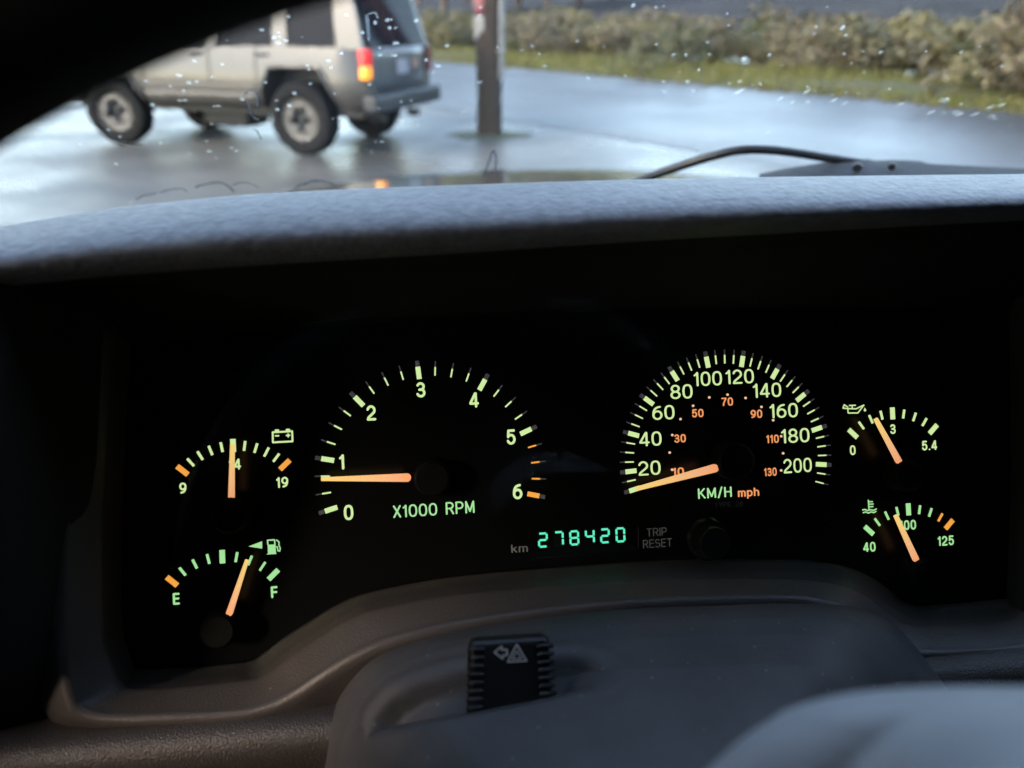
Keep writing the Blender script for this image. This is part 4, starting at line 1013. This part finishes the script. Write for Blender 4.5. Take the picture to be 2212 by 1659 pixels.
text(od, 'legend', 'TRIP', *Z5(1333, 210), 18, M['print'], wpx=44, bold=.11)
text(od, 'legend', 'RESET', *Z5(1340, 303), 18, M['print'], wpx=63, bold=.11)
# trip reset knob
kc = uv(*Z5(1820, 300), .012); kn = thing('trip_reset_knob', FM @ T((kc[0], kc[1], 0)), 'round glossy black trip reset knob right of TRIP RESET', 'knob')
M['gloss'] = mat('gloss_black', (.01, .01, .01), .12)
a, b = lathe([(.0098, .0), (.0098, .004), (.0088, .0055), (.0072, .0055), (.0070, .012), (.0066, .0128), (.0058, .0128), (.0052, .0115), (0, .0112)], 40)
autosmooth(part('knob_stem', a, b, M['gloss'], kn, world=False), 30)

# ==================================================================== COLUMN SHROUD, SWITCH, WHEEL
SIL = [(690, 1800), (708, 1659), (718, 1577), (731, 1532), (749, 1496), (786, 1450), (833, 1417), (911, 1389), (1013, 1365), (1199, 1338), (1325, 1324), (1440, 1318), (1525, 1315), (1686, 1310), (1806, 1313), (1866, 1326), (1926, 1358), (1966, 1394), (2006, 1442), (2042, 1486), (2090, 1560), (2130, 1700)]
sil = crom(np.array(SIL, float), 170)
cb = np.array((1390, 1980.))
PK = np.array([(793, 1594), (800, 1545), (840, 1498), (900, 1466), (985, 1442), (1100, 1425), (1240, 1405), (1300, 1420), (1330, 1440), (1330, 1470), (1290, 1497), (1180, 1521), (1030, 1551), (900, 1573)], float)
def sdist(p):
    """pixel distances to the back and to the front edges of the pocket, negative outside"""
    db, df = 1e9, 1e9; inside = False; n = len(PK)
    for i in range(n):
        a, b = PK[i], PK[(i+1) % n]; t = np.clip(((p-a) @ (b-a))/((b-a) @ (b-a)), 0, 1); d = np.linalg.norm(p-(a+t*(b-a)))
        if i >= 10: df = min(df, d)
        else: db = min(db, d)
        if (a[1] > p[1]) != (b[1] > p[1]) and p[0] < (b[0]-a[0])*(p[1]-a[1])/(b[1]-a[1])+a[0]: inside = not inside
    return (db, df) if inside else (-db, -df)
def sstep(t): t = min(1, max(0, t)); return t*t*(3-2*t)
prof = [(-.012, .012), (0.0, .030), (.004, .040), (.012, .050), (.028, .0585), (.05, .0645), (.10, .0720), (.2, .084), (.35, .098), (.55, .116), (.8, .135), (1.0, .150)]
pt = np.array(prof); ts = np.r_[np.linspace(-.012, .05, 18), np.linspace(.056, .45, 90), np.linspace(.47, .95, 14)]
GS = []
for t in ts:
    wv = float(np.interp(t, pt[:, 0], pt[:, 1])); r_ = []
    for p in sil:
        q = p+(cb-p)*t; w_ = wv
        if 760 < q[0] < 1360 and 1390 < q[1] < 1610:
            db, df = sdist(q)
            if db > 0: w_ -= .0085*sstep(db/75)**0.8*sstep(df/4.0)
            elif abs(db) < 22 and abs(df) > 20: w_ += .0008*(1-abs(abs(db)-10)/12 if abs(abs(db)-10) < 12 else 0)
        r_.append(fp(q[0], q[1], w_))
    GS.append(r_)
shr = thing('steering_column_shroud', T(fp(1350, 1700, .05)), 'dusty grey plastic steering column shroud below the gauges', 'column shroud')
grid('shroud_shell', GS, M['shroud'], shr, thick=.0015, off=-1)
# hazard switch
hz = thing('hazard_switch', T(fp(1105, 1460, .06)), 'black ribbed hazard switch with arrow and triangle standing on the column shroud', 'switch')
def quad3(TL, TR, BR, BL, w0, w1): return [fp(*p, w1) for p in (TL, TR, BR, BL)]+[fp(*p, w0) for p in (TL, TR, BR, BL)]
SWW, SWB = .086, .0790
Vb = quad3((1013, 1387), (1188, 1376), (1198, 1545), (1008, 1590), SWB, SWW)
dwn = (fp(1105, 1600, SWW)-fp(1105, 1380, SWW)); dwn /= np.linalg.norm(dwn)
Vb = np.array(Vb); Vb[2] += dwn*.006; Vb[3] += dwn*.003; sh = Vb[:4]-N*(SWW-SWB); Vb[4:] = sh
bm = bmesh.new(); vs_ = [bm.verts.new(v) for v in Vb]
for f in ((0, 3, 2, 1), (4, 5, 6, 7), (0, 1, 5, 4), (1, 2, 6, 5), (2, 3, 7, 6), (3, 0, 4, 7)): bm.faces.new([vs_[i] for i in f])
bmesh.ops.bevel(bm, geom=list(bm.edges), offset=.0026, segments=5, affect='EDGES', profile=.5)
autosmooth(bm_part('switch_body', bm, M['black'], hz, world=True), 50)
ribm = mat('rib_black', (0.015, 0.015, 0.016), 0.3)
for sx_, x0, x1, ya, yb in ((0, 1018, 1046, 1404, 1530), (1, 1160, 1186, 1396, 1516)):
    for k in range(8):
        t = k/7; y = ya+(yb-ya)*t; dx = -3*t if sx_ == 0 else 6*t
        if sx_ == 0: P = [fp(x0+dx-4, y+.3, SWW-.0016), fp(x0+dx+1, y, SWW-.0002), fp(x0+10+dx, y-.6, SWW+.0003), fp(x1+dx-6, y-1.4, SWW+.0002), fp(x1+dx, y-1.8, SWW-.0008)]
        else: P = [fp(x0+dx, y+.3, SWW-.0008), fp(x0+6+dx, y, SWW+.0002), fp(x1-8+dx, y-.8, SWW+.0003), fp(x1+dx+1, y-1.5, SWW-.0002), fp(x1+dx+6, y-1.9, SWW-.0016)]
        a, b = tube(P, .00075, 8); autosmooth(part('grip_rib', a, b, ribm, hz), 60)
Zs = lambda x, y: ((x/3.687+1650)*.57604, (y/3.687+2300)*.57604)
def sw_stroke(name, pts, wd, q=0):
    P = [fp(*Zs(*p), SWW+.0004+q*.00002) for p in pts]; r_ = np.linalg.norm(fp(1100, 1400, SWW)-fp(1101, 1400, SWW))*wd/2
    V_, F_ = [], []
    for i in range(len(P)-1):
        a, b = P[i], P[i+1]; d = (b-a)/np.linalg.norm(b-a); nv = np.cross(N, d)*r_; k = len(V_); e = d*r_*.6; u_ = N*(.00001*i)
        V_ += [a-nv-e+u_, b-nv+e+u_, b+nv+e+u_, a+nv-e+u_]; F_.append((k, k+1, k+2, k+3))
    return part(name, V_, F_, M['white_print'], hz)
sw_stroke('arrow_symbol', [(755, 540), (850, 455), (855, 505), (925, 500), (928, 575), (868, 585), (865, 625), (755, 540)], 3.6)
sw_stroke('triangle_symbol', [(935, 672), (1062, 430), (1195, 655), (935, 672)], 3.2)
sw_stroke('triangle_symbol', [(1000, 632), (1063, 520), (1128, 622), (1000, 632)], 2.4)

# steering wheel
wc = C0 + RC @ np.array((.0245, -.1198, -.088))
SWM = Matrix.Translation(wc) @ Matrix(RC.tolist()).to_4x4()
stw = thing('steering_wheel', SWM, 'steering wheel with black rim at upper left and grey centre pad at lower right', 'steering wheel')
G = []
for k in range(121):
    th = 2*math.pi*k/120; c_ = np.array((math.cos(th), math.sin(th), 0))
    G.append([c_*(.190+.0150*math.cos(p))+np.array((0, 0, .0135*math.sin(p))) for p in np.linspace(0, 2*math.pi, 21)])
G = np.array(G); part('rim', G.reshape(-1, 3), grid_faces(121, 21), M['rim'], stw, True, world=False)
def cw(px, py, d): return cp(px, py, d)
EDG = [(1440, 1800), (1490, 1710), (1530, 1658), (1605, 1591), (1666, 1551), (1706, 1529), (1806, 1503), (1926, 1491), (2046, 1487), (2212, 1488), (2400, 1500)]
RDG = [(1740, 1900), (1780, 1750), (1812, 1655), (1850, 1612), (1890, 1580), (1920, 1560), (1966, 1540), (2020, 1524), (2080, 1515), (2212, 1510), (2400, 1520)]
END = [(1900, 2100), (1950, 1950), (2000, 1850), (2050, 1800), (2080, 1760), (2110, 1740), (2150, 1720), (2200, 1700), (2250, 1690), (2320, 1680), (2450, 1670)]
SH = lambda L: [(x+28, y+40) for x, y in L]
EDG, RDG, END = SH(EDG), SH(RDG), SH(END)
rows = []
for A_, d in ((EDG, .128), (EDG, .114), ([(a[0]*.9+b[0]*.1, a[1]*.9+b[1]*.1) for a, b in zip(EDG, RDG)], .108), ([(a[0]*.4+b[0]*.6, a[1]*.4+b[1]*.6) for a, b in zip(EDG, RDG)], .102), (RDG, .099), ([(a[0]*.7+b[0]*.3, a[1]*.7+b[1]*.3) for a, b in zip(RDG, END)], .094), (END, .085)):
    rows.append(np.c_[crom(np.array(A_, float), 60), np.full(60, d)])
A = np.array(rows); A = np.transpose(np.array([crom(A[:, j], 30) for j in range(60)]), (1, 0, 2))
grid('centre_pad', np.array([[cp(*q) for q in r] for r in A]), M['wheel'], stw, thick=.003, off=-1)
